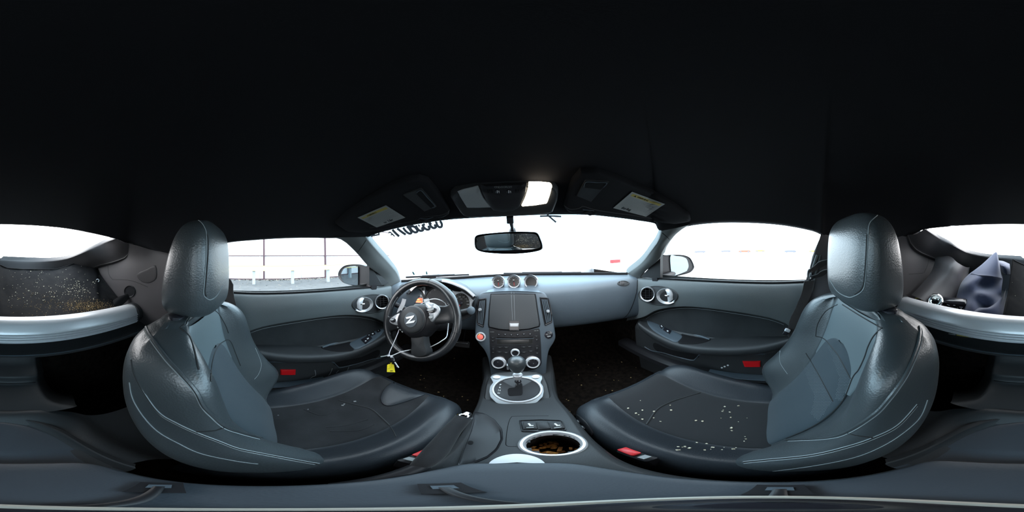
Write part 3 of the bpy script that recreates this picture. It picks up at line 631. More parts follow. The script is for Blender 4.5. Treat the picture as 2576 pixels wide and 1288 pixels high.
m = MB(); m.tube([V((x, 1.2-.42*(x/.68)**2-.012, -.137)) for x in [-.66+.066*i for i in range(21)]], .009, 6); obj('cowl_strip', m, M['black'], db)
m = MB(); e = ell(1568, 713, 14, 6, 20); m.pad(dash_bv, e, [(1.1, 0), (1.05, .004), (.9, .004), (.8, .001), (0, .001)]); cv = obj('demister_vent', m, M['vinyl_dark'], root, label='small oval corner vent')
for k in (-7, -3.5, 0): 
    m = MB(); m.pad(dash_bv, [(1567+k, 709), (1569+k, 709), (1570+k, 717), (1568+k, 717)], [(1, .001), (1, .005), (0, .005)]); obj('vane', m, M['plastic_gloss'], cv)
m = MB(); e = ell(1015, 722, 8, 5, 16); m.pad(dash_bv, e, [(1.2, 0), (1.1, .004), (.9, .001), (0, .001)]); obj('demister_vent', m, M['plastic'], root)
m = MB(); m.line(dash_bv, [(1560, 806), (1578, 792), (1592, 765), (1601, 735), (1604, 704)], .002, 4, 5, .0); obj('gap', m, M['black'], root)

# ------------------------------------------------------------------ centre stack
sn = V((0, -.946, .323)).normalized(); sp0 = V((0, .845, -.2)); pS = lambda x, y, d=0: oP(x, y, sp0+sn*d, sn)
rowsS = [(735, 1222, 1360), (738, 1209, 1370), (748, 1202, 1378), (770, 1199, 1384), (800, 1196, 1391), (835, 1194, 1397), (852, 1196, 1398), (866, 1204, 1392), (880, 1216, 1383), (900, 1226, 1378), (925, 1231, 1376), (944, 1234, 1374)]
mb = MB(); R = []
for y, a, b in rowsS:
    bow = lambda t: .016*(1-(2*t-1)**2)
    yy = lambda t: y-4*(1-(2*t-1)**2)*(1 if y < 760 else 0)
    pts = [pS(lerp(a, b, t), yy(t), bow(t)) for t in (0, .06, .25, .5, .75, .94, 1)]
    R.append([pts[0]+V((-.004, .08, -.01)), pts[0]+V((0, .01, 0))]+pts[1:-1]+[pts[-1]+V((0, .01, 0)), pts[-1]+V((.004, .08, -.01))])
R = [[p+V((0, .06, .004)) for p in R[0]]]+R
mb.sheet(R, 3, 3); bvS = mb.bvh()
stack = thing('centre_stack', 'grey upright centre panel with lidded cubby, radio and two tall vents', 'control panel')
face = obj('stack_face', mb, M['vinyl'], stack)
m = MB(); m.pad(bvS, [(1236, 741), (1260, 741), (1290, 740), (1320, 741), (1345, 741), (1350, 775), (1357, 820), (1330, 827), (1293, 830), (1258, 828), (1230, 822), (1232, 780)], [(1.012, .0), (1.0, .003), (.98, .0065), (.9, .007), (.5, .0075), (0, .008)], 48); lidm = m; lid = obj('cubby_lid', m, M['leather_soft'], stack, label='padded lid with twin stitching'); bvL_ = BVHTree.FromPolygons([V(p) for p in m.v], m.f)
m = MB(); m.pad(bvS, [(1234, 739), (1260, 738.5), (1290, 738), (1320, 738.5), (1348, 739), (1353, 775), (1360, 822), (1330, 830), (1293, 833), (1258, 831), (1227, 824), (1229, 780)], [(1.0, .0002), (.97, .0012), (0, .001)], 48); obj('lid_gap', m, M['black'], lid)
for a, b in (((1286.5, 734), (1289, 806)), ((1293, 734), (1295, 806))):
    m = MB(); m.line(bvL_, [(a[0], 742), b], .0007, 30, 4); m.line(bvS, [a, (a[0], 739)], .0007, 4, 4); obj('stitching', m, M['thread'], lid)
m = MB(); m.pad(bvS, [(1281, 807), (1306, 807), (1305, 830), (1282, 830)], [(1.06, .006), (1, .0095), (.93, .0095), (.9, .0085), (0, .0085)]); lt = obj('latch_well', m, M['plastic_gloss'], lid)
m = MB(); m.pad(bvS, [(1282, 813), (1305, 813), (1304, 821), (1283, 821)], [(1, .008), (.97, .015), (.85, .0165), (0, .017)]); obj('latch', m, M['silver'], lt, label='bright latch')
def pw(u, v): return None
for side, poly, kn in (('a', [(1205, 755), (1223, 752), (1222.5, 772), (1219.5, 800), (1216, 821), (1202, 814), (1199.5, 791), (1201, 770)], (1208, 779)), ('b', [(1359, 750), (1378, 751), (1383, 770), (1386.5, 790), (1387, 809), (1371, 817), (1366.5, 795), (1362, 772)], (1378, 783))):
    m = MB(); m.pad(bvS, poly, [(1.10, 0), (1.08, .004), (1.03, .005), (.97, .002), (0, .0022)], 40, smooth=False); v = obj('tall_vent', m, M['plastic'], stack, label='tall slatted air vent')
    m = MB(); m.pad(bvS, poly, [(.96, .0026), (0, .0028)], 40); obj('vent_core', m, M['black'], v)
    for t in (.2, .4, .6, .8):
        a = V((lerp(poly[0][0], poly[1][0], t), lerp(poly[0][1], poly[1][1], t)+3, 0)); c_ = V((lerp(poly[5][0] if side == 'a' else poly[5][0], poly[4][0], t), lerp(poly[5][1], poly[4][1], t)-3, 0)); b_ = V((lerp(poly[6][0], poly[3][0], t)+.5, lerp(poly[6][1], poly[3][1], t), 0))
        m = MB(); m.line(bvS, [(a.x, a.y), (b_.x, b_.y), (c_.x, c_.y)], .0024, 5, 6, .0045); obj('vane', m, M['vinyl'], v)
    m = MB(); m.lathe([(.0085, 0), (.0085, .012), (.0065, .015), (0, .015)], pS(*kn, .010), sn, 18); obj('vent_knob', m, M['silver_paint'], v, label='small silver thumb knob')
def disc(parent, nm, px, py, prof, mt, d=.0, n=28, lab=None, bv=None, sy=1):
    p = oB(bv or bvS, px, py, d); m = MB(); m.lathe(prof, p, sn, n, caps=False, sy=sy); return obj(nm, m, mt, parent, label=lab)
b = disc(stack, 'start_button', 1209.5, 847, [(.0255, -.01), (.0255, .005), (.0235, .009), (.019, .009), (.0175, .003), (.0165, .003)], M['silver'], lab='round silver ringed start button')
disc(b, 'button_well', 1209.5, 847, [(.0175, .003), (.0, .003)], M['black']); disc(b, 'button_cap', 1208.8, 847, [(.0145, .002), (.0145, .007), (.012, .0085), (0, .009)], M['start'], lab='glowing red cap')
m = MB(); P_ = [pS(1203.5+t*4, 843.5-t*4.5+t*t, .014) for t in (0, .5, 1)]; m.tube(P_, .0012, 5); obj('button_lamp', m, M['amber'], b)
d_ = disc(stack, 'airbag_lamp', 1380, 842, [(.021, -.01), (.0205, .003), (.018, .0045), (0, .005)], M['plastic_gloss'], lab='round dark warning lamp')
m = text_mb('PASS\nAIR BAG', .0075, basis(sn), oB(bvS, 1380, 838, .0062)); obj('lettering', m, M['dim_print'], d_, False)
m = text_mb('OFF', .010, basis(sn), oB(bvS, 1380, 846, .0062)); obj('lettering', m, M['white_print'], d_, False)
radio = [(1231, 826), (1262, 832), (1293, 834), (1325, 832), (1357, 826), (1360, 863), (1361.5, 900), (1361, 914), (1347, 928), (1322, 934), (1297.5, 937), (1272, 934), (1249, 928), (1235, 914), (1234, 890), (1232.5, 863)]
m = MB(); m.pad(bvS, radio, [(1.01, 0), (1, .002), (.98, .0022), (.5, .0022), (0, .0022)], 60); rad = obj('radio_panel', m, M['plastic'], stack, label='black radio and heater panel'); bvR = m.bvh()
for i, x in enumerate((1255, 1270.7, 1286, 1301.7, 1317.3, 1333)):
    o = disc(rad, 'preset_button', x, 841-(i-2.5)*.3+(1.2 if i in (2, 3) else 0), [(.0062, 0), (.006, .003), (.004, .004), (0, .004)], M['plastic_gloss'], bv=bvR, n=14)
    m = text_mb(str(i+1), .007, basis(sn), oB(bvR, x+.3, 840.5-(i-2.5)*.3+(1.2 if i in (2, 3) else 0), .0048)); obj('lettering', m, M['white_print'], o, False)
m = MB(); m.pad(bvR, [(1250, 847.5), (1296, 848.5), (1341, 847), (1341, 850.5), (1296, 851.5), (1250, 850.5)], [(1, .0003), (0, .0005)]); obj('disc_slot', m, M['black'], rad)
m = MB(); m.line(bvR, [(1247, 852), (1296, 853), (1343, 851)], .0012, 6, 5); obj('slot_lip', m, M['vinyl'], rad)
m = MB(); m.pad(bvR, [(1252, 854), (1296, 855), (1338, 853.5), (1338, 864), (1296, 866), (1252, 865)], [(1.03, 0), (1.0, .0015), (0, .0015)]); obj('radio_display', m, M['screen'], rad, label='dark blank radio display')
m = MB(); m.line(bvR, [(1249, 866), (1296, 867), (1340, 864.5)], .0012, 6, 5); obj('slot_lip', m, M['vinyl_dark'], rad)
for x, y, wd, t in ((1258, 873.5, 13, 'SEEK'), (1274, 873.5, 13, 'TRACK'), (1317.5, 872.5, 13, 'CAT'), (1332, 871.5, 13, 'SCAN'), (1257, 885, 13, 'AM·FM'), (1273.5, 886.5, 13, 'CD'), (1318, 885.5, 13, 'AUX'), (1335, 883, 13, 'DISP'), (1240, 849, 9, ''), (1240, 857, 8, ''), (1241, 877, 7, ''), (1241, 886, 7, ''), (1349, 845.5, 9, ''), (1350, 854, 8, ''), (1350.5, 875, 7, ''), (1351, 888, 7, '')):
    m = MB(); h_ = 3.6 if wd > 10 else 3; hh = h_ if y not in (877, 875) else 12
    m.pad(bvR, [(x-wd/2, y-hh/2), (x+wd/2, y-hh/2), (x+wd/2, y+hh/2), (x-wd/2, y+hh/2)], [(1, 0), (.97, .0025), (.85, .003), (0, .003)]); k_ = obj('radio_button', m, M['plastic'], rad)
    q = oB(bvR, x, y, .0036); 
    m = MB(); m.box(q, (.010 if wd > 10 else .006, .0012, .0006), basis(sn)); obj('print', m, M['dim_print'], k_)
def knob(px, py, r, lab):
    o = disc(rad, 'rotary_knob', px, py, [(r*1.12, 0), (r*1.12, .004), (r, .006), (r*.97, .020), (r*.90, .023), (r*.78, .022), (r*.76, .016)], M['silver'], bv=bvR, n=36, lab=lab)
    disc(o, 'knob_face', px, py, [(r*.77, .016), (r*.75, .0175), (0, .0185)], M['plastic_gloss'], bv=bvR, n=30)
    disc(o, 'knob_skirt', px, py, [(r*1.32, 0), (r*1.30, .003), (r*1.1, .004)], M['plastic_gloss'], bv=bvR, n=36)
    return o
knob(1296, 886, .0185, 'small silver volume knob'); k1 = knob(1255, 912, .030, 'silver ringed heater dial'); k2 = knob(1340, 911, .030, 'silver ringed heater dial'); knob(1300, 911, .030, 'silver ringed heater dial behind the gear knob')
for kx, ky, kk in ((1255, 908, k1), (1340, 912, k2), (1330, 907, k2), (1334, 902.5, k2), (1342, 902.5, k2), (1348, 907, k2), (1349.5, 914, k2)):
    q = oB(bvR, kx, ky, .0190); m = MB(); m.box(q, (.004, .003, .0008), basis(sn)); obj('print', m, M['dim_print'], kk)
for x, y, t in ((1238, 835, 'AUDIO'), (1349, 832, 'MP3 CD')):
    m = text_mb(t, .006, basis(sn), oB(bvR, x, y, .001)); obj('lettering', m, M['dim_print'], rad, False)

# ------------------------------------------------------------------ three gauge pods on the dash top
for px, py, r, lab, nd in ((1254, 710, .0345, 'left of the three small round dash-top gauges, nearest the steering wheel', 1), (1293, 709, .0365, 'middle of the three small round dash-top gauges, red needle pointing down', 1), (1336, 710, .0385, 'right of the three small round dash-top gauges, blank dark face', 0)):
    g = thing('gauge_pod', lab, 'gauge', 'gauge pods on top of the dashboard')
    c = oY(px, py, .93); n = (C0+V((-.10, 0, .0))-c).normalized(); B = basis(n)
    m = MB(); m.lathe([(r*.92, .010), (r, .012), (r*1.03, .004), (r, -.02), (r*.86, -.05), (r*.5, -.075), (0, -.08)], c, n, 32, caps=False); obj('pod_shell', m, M['vinyl_dark'], g)
    m = MB(); m.lathe([(r*.99, .006), (r*1.0, .013), (r*.93, .017), (r*.82, .011), (r*.80, -.002)], c, n, 36, caps=False); obj('bezel', m, M['silver'], g, label='silver bezel')
    m = MB(); ang = [math.radians(a) for a in range(20, 165, 8)]
    m.sheet([[c+B @ V((r*k*math.cos(a), r*k*math.sin(a)*1.02, h)) for a in ang] for k, h in ((.96, .012), (1.04, .030), (1.08, .028), (1.10, -.03))], 1, 3); obj('hood', m, M['silver'], g, label='silver peaked hood')
    m = MB(); m.lathe([(r*.84, .001), (0, .001)], c, n, 32, caps=False); f = obj('gauge_face', m, M['screen'], g)
    if nd:
        m = MB(); m.tube([c+B @ V((0, 0, .0045)), c+B @ V((.001, -r*.62, .0045))], [.0016, .0006], 5); obj('needle', m, M['buckle_red'], f, label='red needle')
        m = MB(); m.lathe([(.006, 0), (.006, .004), (0, .005)], c+B @ V((0, 0, .001)), n, 14, caps=False); obj('needle_hub', m, M['plastic_gloss'], f)
        for k in range(9):
            a = math.radians(200-27.5*k); m = MB(); m.box(c+B @ V((r*.70*math.cos(a), r*.70*math.sin(a), .0018)), (.0055, .0011, .0006), B @ Matrix.Rotation(a, 3, 'Z')); obj('tick', m, M['white_print'], f)
        m = MB(); m.box(c+B @ V((-.002, r*.30, .002)), (.009, .004, .0006), B); obj('print', m, M['white_print'], f)
    m = MB(); m.box(c+V((0, .045, -.03)), (.05, .07, .03), bev=.008); obj('pod_foot', m, M['vinyl_dark'], g)

# ------------------------------------------------------------------ instrument cluster
cl = thing('instrument_cluster', 'silver framed instrument cluster behind the steering wheel with a red lit display', 'instrument cluster')
cn = V((.12, -.94, .32)).normalized(); cp = V((-.38, .775, -.235))
pl = MB(); Bc_ = basis(cn)
pl.sheet([[cp+Bc_ @ V((x, y, -.012-.10*x*x)) for x in (-.26, -.13, 0, .1, .2)] for y in (.13, .03, -.05, -.15)], 4, 4, .02, -cn)
bvC = pl.bvh(); mbk = MB(); mbk.pad(bvC, [(1022, 745), (1040, 722), (1065, 710), (1100, 705), (1135, 711), (1168, 726), (1193, 747), (1192, 770), (1186, 795), (1150, 812), (1060, 802), (1030, 790)], [(1, -.03), (1, .001), (0, .001)], 40); obj('backing', mbk, M['black'], cl)
m = MB(); m.pad(bvC, [(1026, 762), (1026, 748), (1029, 738), (1033, 730), (1038, 724), (1046, 723), (1049, 727), (1067, 722), (1071, 722), (1071, 745), (1072, 760), (1065, 775), (1050, 782), (1034, 776)], [(1.0, 0), (1.0, .010), (.96, .013), (0, .013)], 60); LP = obj('left_frame', m, M['silver_paint'], cl, label='silver frame round the display')
m = MB(); m.pad(bvC, ell(1050, 752, 21, 25, 32), [(1.03, .0135), (.99, .0140), (0, .0142)]); o = obj('dish', m, M['plastic'], LP)
m = MB(); m.pad(bvC, ell(1054, 757, 14, 19, 28), [(1.0, .0146), (.96, .0165), (0, .0167)]); dsp = obj('display_face', m, M['lens'], cl, label='pale round display with red lit screen')
m = MB(); m.pad(bvC, [(1043, 749), (1066, 751), (1066, 762), (1043, 761)], [(1, .0172), (.9, .0180), (0, .0180)]); obj('screen', m, M['warm'], dsp, label='lit red screen')
m = MB(); m.pad(bvC, [(1049, 752), (1059, 753), (1059, 756), (1049, 755)], [(1, .0185), (0, .0186)]); m.pad(bvC, [(1051, 758), (1064, 759), (1064, 760.5), (1051, 760)], [(1, .0185), (0, .0186)]); obj('readout', m, M['amber'], dsp)
for yy in (746.8, 763):
    m = MB(); m.line(bvC, [(1043, yy), (1066, yy+1.5)], .0018, 6, 5, .018); obj('bar', m, M['black'], dsp)
for x, y in ((1034, 727), (1028, 733), (1067, 729)):
    q = oB(bvC, x, y, .012); m = MB(); m.lathe([(.007, 0), (.007, .006), (.005, .008), (.003, .006), (0, .006)], q, cn, 14, caps=False); obj('stud', m, M['plastic_gloss'], LP)
m = MB(); m.pad(bvC, [(1131, 727), (1145, 733), (1160, 734), (1170, 729), (1180, 734), (1190, 743), (1196, 750), (1192, 756), (1187, 765), (1188, 778), (1184, 787), (1172, 790), (1150, 788), (1135, 770)], [(1.0, 0), (1.0, .012), (.96, .015), (0, .015)], 60); RP = obj('right_frame', m, M['silver_paint'], cl, label='silver frame round the speedometer')
m = MB(); m.pad(bvC, ell(1160, 764, 22, 25, 32), [(1.03, .0158), (.99, .0160), (0, .0162)]); o = obj('speedometer_face', m, M['screen'], cl, label='dark speedometer dial'); bvG = bvC
for t, x, y in (('20', 1141, 774), ('40', 1142, 766), ('60', 1145, 757.5), ('80', 1151, 751), ('100', 1157.5, 747.5), ('120', 1167, 747.5), ('140', 1173, 752.5), ('160', 1177, 758), ('180', 1178, 766)):
    m = text_mb(t, .0095, Bc_, oB(bvC, x, y, .0165)); obj('lettering', m, M['dim_print'], o, False)
m = text_mb('MPH', .006, Bc_, oB(bvC, 1162, 753, .0165)); obj('lettering', m, M['dim_print'], o, False)
for k in range(17):
    a = math.radians(215-15.6*k); q = oB(bvC, 1160+20*math.cos(a), 764-22.5*math.sin(a), .0166); m = MB(); m.box(q, (.0025, .0012, .0005), Bc_ @ Matrix.Rotation(a, 3, 'Z')); obj('tick', m, M['dim_print'], o)
m = MB(); q = oB(bvC, 1160, 763, .0165); m.lathe([(.011, 0), (.011, .006), (.008, .009), (0, .009)], q, cn, 20, caps=False); obj('needle_hub', m, M['plastic_gloss'], o)
m = MB(); m.tube([oB(bvC, 1158.5, 759, .023), oB(bvC, 1158, 779, .023)], [.0018, .0010], 5); obj('needle', m, M['buckle_red'], o, label='red needle')
for x, y in ((1136, 734), (1174.5, 735), (1183, 742.5)):
    q = oB(bvC, x, y, .013); m = MB(); m.lathe([(.0085, 0), (.0085, .006), (.006, .008), (.004, .005), (0, .005)], q, cn, 16, caps=False); obj('stud', m, M['plastic_gloss'], RP)
m = MB(); q = oB(bvC, 1191, 750, .014); m.box(q, (.016, .016, .012), Bc_ @ rot(rz=-40), .002); obj('dimmer_knob', m, M['plastic_gloss'], RP)
m = MB(); m.pad(bvC, ell(1103, 758, 31, 34, 36), [(1.04, .006), (1.03, .018), (.98, .019), (.94, .016), (0, .0165)]); tm = obj('rev_counter', m, M['plastic'], cl, label='dark rev counter dial')
for k in range(9):
    a = math.radians(220-29*k); q = oB(bvC, 1103+26*math.cos(a), 758-28*math.sin(a), .0172); m = MB(); m.box(q, (.006, .0015, .0006), Bc_ @ Matrix.Rotation(a, 3, 'Z')); obj('tick', m, M['dim_print'], tm)
# hood over the cluster
hp = lambda x, y, d: oP(x, y, cp+cn*d, cn)
m = MB(); m.sheet([[hp(x, y, -.08)+V((0, .08, .012)) for x, y in HQ] if False else [hp(x, y, -.05)+V((0, .05, .0)) for x, y in ((1022, 742), (1040, 722), (1065, 709), (1100, 703), (1135, 708), (1170, 724), (1197, 748))],
                   [hp(x, y, .02) for x, y in ((1022, 738), (1040, 718), (1065, 706), (1100, 701), (1135, 707), (1170, 722), (1198, 746))],
                   [hp(x, y, .055) for x, y in ((1025, 737), (1042, 718), (1065, 708), (1100, 704), (1135, 710), (1168, 724), (1194, 745))],
                   [hp(x, y, .055) for x, y in ((1029, 740), (1044, 723), (1066, 713), (1100, 710), (1134, 716), (1164, 729), (1190, 749))], [hp(x, y, -.01) for x, y in ((1030, 742), (1044, 726), (1066, 717), (1100, 714), (1134, 720), (1162, 733), (1188, 752))]], 5, 4); obj('hood', m, M['vinyl_dark'], cl); 
for pts in ([(1112, 706), (1125, 708.5), (1140, 713), (1155, 719), (1170, 726), (1182, 735), (1193, 745)], [(1033, 731), (1042, 722), (1054, 714), (1070, 709)]):
    m = MB(); P_ = cr([hp(x, y, .058) for x, y in pts], 4); m.ribbon(P_, .013, .006, cn); obj('hood_trim', m, M['silver'], cl, label='silver strip along the hood')
# column shroud and stalks
Cw = V((-.38, .565, -.268)); wn = V((0, -.93, .37)).normalized(); wu = V((0, .37, .93)).normalized()
m = MB(); m.lathe([(.055, .0), (.06, -.05), (.065, -.14), (.06, -.24)], Cw-wn*.05, wn, 20, sy=.85); obj('column_shroud', m, M['plastic'], cl)
for nm, lab, P_, r_, kn in (('turn_stalk', 'black ridged stalk on the left of the steering column', [(1045, 786), (1028, 780), (1010, 772), (992, 764)], (.008, .011, .013, .014), None), ('wiper_stalk', 'grey stalk with round end cap right of the steering wheel', [(1110, 800), (1140, 790), (1160, 786), (1180, 781)], (.009, .011, .013, .012), (1185, 781))):
    st = thing(nm, lab, 'control stalk'); pts = [oP(x, y, Cw-wn*(.085), wn) for x, y in P_]
    m = MB(); m.tube(cr(pts, 5), [lerp(r_[int(i/5)], r_[min(3, int(i/5)+1)], i/5-int(i/5)) for i in range(16)], 12); obj('stalk', m, M['plastic'] if not kn else M['vinyl_dark'], st)
    if kn:
        q = oP(*kn, Cw-wn*.08, wn); n_ = (C0-q).normalized(); m = MB(); m.lathe([(.014, -.012), (.0175, -.006), (.018, .003), (.014, .007), (0, .008)], q, (n_+V((.5, 0, 0))).normalized(), 20, caps=False); obj('end_cap', m, M['vinyl'], st)
    else:
        for t in (.70, .78, .86, .94):
            q = pts[1].lerp(pts[3], t); ax = (pts[3]-pts[1]).normalized(); m = MB(); m.torus(q, ax, .0135, .0018, 16, 5); obj('ridge', m, M['plastic_gloss'], st)
# ------------------------------------------------------------------ steering wheel, turned a little to the left
sw_ = thing('steering_wheel', 'black leather steering wheel turned slightly left, metal emblem on its hub', 'steering wheel')
A_ = math.radians(19); ex = V((1, 0, 0))*math.cos(A_)+wu*math.sin(A_); ey = wn.cross(ex); 
wp = lambda x, y, h: Cw+ex*x+ey*y+wn*h
WB = Matrix((ex, ey, wn)).transposed()
m = MB(); rr = [.0165+.0035*(math.exp(-((a-math.radians(20))/.22)**2)+math.exp(-((a-math.radians(160))/.22)**2)) for a in [2*math.pi*i/72 for i in range(72)]]
m.tube([wp(.176*math.cos(a), .176*math.sin(a), 0) for a in [2*math.pi*i/72 for i in range(72)]], rr, 14, closed=True); rim = obj('rim', m, M['leather_wheel'], sw_); bvRim = m.bvh()
for a in (62, 118, 208, 332):
    m = MB(); a = math.radians(a); m.torus(wp(.176*math.cos(a), .176*math.sin(a), 0), ex*-math.sin(a)+ey*math.cos(a), .0168, .0007, 20, 4); obj('seam', m, M['seam'], rim)
m = MB()
for i in range(44):
    a = math.radians(128+72*i/43); c = wp(.1605*math.cos(a), .1605*math.sin(a), .0065); t = (ex*-math.sin(a)+ey*math.cos(a)); rd = ex*math.cos(a)+ey*math.sin(a)
    m.tube([c-rd*.003+t*.0012+wn*-.001, c+rd*.004-t*.0012+wn*.002], .0006, 4)
o = obj('lacing', m, M['thread'], rim); o['kind'] = 'stuff'
def plate(P2, hs, nm, mt, par, lab=None, n=0, sm=True):
    P2 = cr([V((x, y, 0)) for x, y in P2], 4, True) if sm else [V((x, y, 0)) for x, y in P2]
    c = sum(P2, V())/len(P2); m = MB(); m.grid([[wp(c.x+(p.x-c.x)*k, c.y+(p.y-c.y)*k, h) for p in P2] for k, h in hs], cu=True); m.fan([wp(c.x+(p.x-c.x)*hs[-1][0], c.y+(p.y-c.y)*hs[-1][0], hs[-1][1]) for p in P2]); return obj(nm, m, mt, par, True, lab)
hub = plate([(-.082, .040), (-.045, .062), (0, .066), (.045, .064), (.088, .052), (.098, .01), (.085, -.035), (.050, -.066), (.022, -.084), (-.022, -.084), (-.050, -.066), (-.085, -.035), (-.098, .0)], [(1.0, -.035), (1.02, 0), (.97, .022), (.85, .036), (.6, .043), (0, .044)], 'hub', M['plastic'], sw_)
for s in (-1, 1):
    m = MB(); m.sheet([[wp(s*x, y, h) for x, y, h in r] for r in ([(.075, .052, .012), (.12, .036, .006), (.155, .034, .004), (.170, .055, .008)], [(.075, .05, .024), (.12, .034, .018), (.150, .030, .014), (.164, .050, .012)], [(.075, .005, .028), (.12, .000, .020), (.15, -.004, .014), (.170, -.004, .014)], [(.075, -.03, .022), (.12, -.034, .014), (.150, -.038, .008), (.164, -.058, .008)], [(.075, -.034, .0), (.12, -.038, 0), (.15, -.042, -.004), (.170, -.062, -.006)])], 4, 4, .01, -wn); obj('spoke', m, M['leather_wheel'], sw_)
plate([(-.026, -.070), (.026, -.070), (.030, -.11), (.036, -.150), (.020, -.166), (-.020, -.166), (-.036, -.150), (-.030, -.11)], [(1, -.02), (1, .010), (.93, .022), (.6, .026), (0, .027)], 'lower_spoke', M['vinyl_dark'], sw_)
pad_ = plate([(.060*math.cos(a), .060*math.sin(a)-.004) for a in [2*math.pi*i/16 for i in range(16)]], [(1.0, .036), (.985, .047), (.93, .0505), (.8, .052), (.45, .0545), (0, .055)], 'airbag_pad', M['vinyl_dark'], sw_)
plate([(.0625*math.cos(a), .0625*math.sin(a)-.004) for a in [2*math.pi*i/16 for i in range(16)]], [(1.02, .036), (1.0, .0445), (.9, .045), (0, .04)], 'pad_gap', M['plastic_gloss'], pad_)
em = plate([(.031*math.cos(a), .033*math.sin(a)-.004) for a in [2*math.pi*i/16 for i in range(16)]], [(1.0, .050), (.98, .0558), (0, .0568)], 'badge_disc', M['vinyl'], pad_, 'dark oval badge disc')
Zp = [(-.024, .016), (.026, .019), (.021, .011), (-.004, -.008), (.006, -.0075), (.028, -.006), (.020, -.0165), (-.026, -.018), (-.020, -.0105), (.006, .0085), (-.005, .008), (-.019, .0065)]
m = MB(); a_ = [wp(x*.85, y*.85-.004, .0564) for x, y in Zp]; b_ = [wp(x*.85, y*.85-.004, .0590) for x, y in Zp]; m.grid([a_, b_], cu=True); m.fan(b_); obj('emblem', m, M['silver'], pad_, False, 'bright metal slanted letter emblem')
rp2 = plate([(.066, .054), (.098, .052), (.122, .030), (.122, .010), (.100, -.012), (.078, -.020)], [(1.0, .030), (1, .036), (.95, .0375), (0, .039)], 'switch_panel', M['silver_paint'], sw_, 'silver switch panel')
plate([(.090+.020*math.cos(a), .022+.011*math.sin(a)) for a in [2*math.pi*i/12 for i in range(12)]], [(1, .036), (1, .046), (.85, .048), (0, .048)], 'rocker', M['plastic_gloss'], rp2); plate([(.092+.015*math.cos(a), .024+.006*math.sin(a)) for a in [2*math.pi*i/12 for i in range(12)]], [(1, .046), (.9, .051), (0, .0515)], 'rocker_cap', M['lens'], rp2)
plate([(.083+.008*math.cos(a), -.005+.007*math.sin(a)) for a in [2*math.pi*i/12 for i in range(12)]], [(1, .036), (1, .041), (.8, .043), (0, .043)], 'small_button', M['lens'], rp2)
lp2 = plate([(-.066, .034), (-.098, .030), (-.125, .016), (-.128, .002), (-.106, -.012), (-.072, -.016)], [(1.0, .030), (1, .034), (.95, .0355), (0, .037)], 'switch_panel', M['silver_paint'], sw_, 'silver switch panel')
plate([(-.104+.013*math.cos(a), .008+.010*math.sin(a)) for a in [2*math.pi*i/12 for i in range(12)]], [(1, .034), (1, .042), (.85, .044), (0, .044)], 'rocker', M['plastic_gloss'], lp2); plate([(-.103+.009*math.cos(a), .010+.005*math.sin(a)) for a in [2*math.pi*i/12 for i in range(12)]], [(1, .042), (.9, .047), (0, .0475)], 'rocker_cap', M['lens'], lp2)
for i, (x, y) in enumerate(((-.082, -.028), (-.070, -.040), (-.060, -.050))):
    m = MB(); m.box(wp(x, y, .034), (.008, .004, .003), WB @ rot(rz=-40)); obj('small_print', m, M['dim_print'], sw_)
for s, P_ in ((-1, [(1017, 752), (1013, 766), (1006, 780), (1002, 795), (1005, 804)]), (1, [(1072, 752), (1075, 762), (1079, 772), (1085, 780)])):
    m = MB(); pts = [oP(x, y, Cw-wn*.03, wn) for x, y in P_]; m.ribbon(cr(pts, 4), .020 if s < 0 else .024, .004, (C0-Cw).normalized()); obj('shift_paddle', m, M['silver'], sw_, label='metal shift paddle')
# white cable tie and keys
zt = lambda x, y, d: oP(x, y, Cw+wn*d, wn)
ct = thing('cable_tie', 'white nylon cable tie looped through the steering wheel', 'cable tie')
m = MB(); P_ = [zt(1001, 838, .030), zt(996, 850, .035), zt(988, 868, .04), zt(981, 884, .045), zt(979, 894, .048), zt(985, 895, .048), zt(995, 891, .044), zt(1010, 885, .034), zt(1028, 881, .02), zt(1045, 879, -.02), zt(1075, 875, -.02), zt(1095, 867, .012), zt(1112, 857, .02), zt(1123, 848, .012), zt(1126, 835, -.02), zt(1128, 800, -.03), zt(1122, 768, -.018), zt(1116, 760, -.006), zt(1105, 754, .012), zt(1092, 752, .02), zt(1078, 755, .02), zt(1066, 761, .010), zt(1055, 768, -.012), zt(1030, 790, -.03), zt(1010, 815, -.02), zt(1001, 838, .030)]
m.tube(cr(P_, 5), .0019, 7); obj('strap', m, M['tie'], ct)
m = MB(); m.tube([zt(979, 894, .048), zt(958, 897, .05)], .0018, 6); obj('tail', m, M['tie'], ct)
m = MB(); m.box(zt(978, 895, .049), (.011, .009, .008), WB, .002); m.box(zt(985, 897, .049), (.010, .011, .008), WB, .002); obj('head', m, M['tie'], ct)
ky = thing('key_ring', 'wire key ring with black key hanging from the white cable tie', 'key ring')
kc = zt(985, 904, .049); vn = (C0-kc).normalized()
m = MB(); m.torus(kc, vn, .0155, .0010, 28, 6); obj('ring', m, M['chrome'], ky)
m = MB(); m.box(zt(988, 903, .045), (.013, .026, .006), basis(vn) @ rot(rz=15), .002); obj('key_head', m, M['plastic_gloss'], ky)
m = MB(); m.box(zt(998, 918, .045), (.005, .030, .003), basis(vn) @ rot(rz=25), .001); obj('key_blade', m, M['silver'], ky); m = MB(); m.box(zt(999, 922, .044), (.004, .006, .005), basis(vn), .001); obj('key_tip', m, M['lens'], ky)
kt = thing('key_tag', 'yellow plastic key tag below the steering wheel', 'key tag'); Bt = basis(vn)
c = zt(983, 925, .05); pts = [(-.013, .014), (-.006, .0175), (.006, .0175), (.012, .014), (.0155, -.022), (-.0145, -.020)]
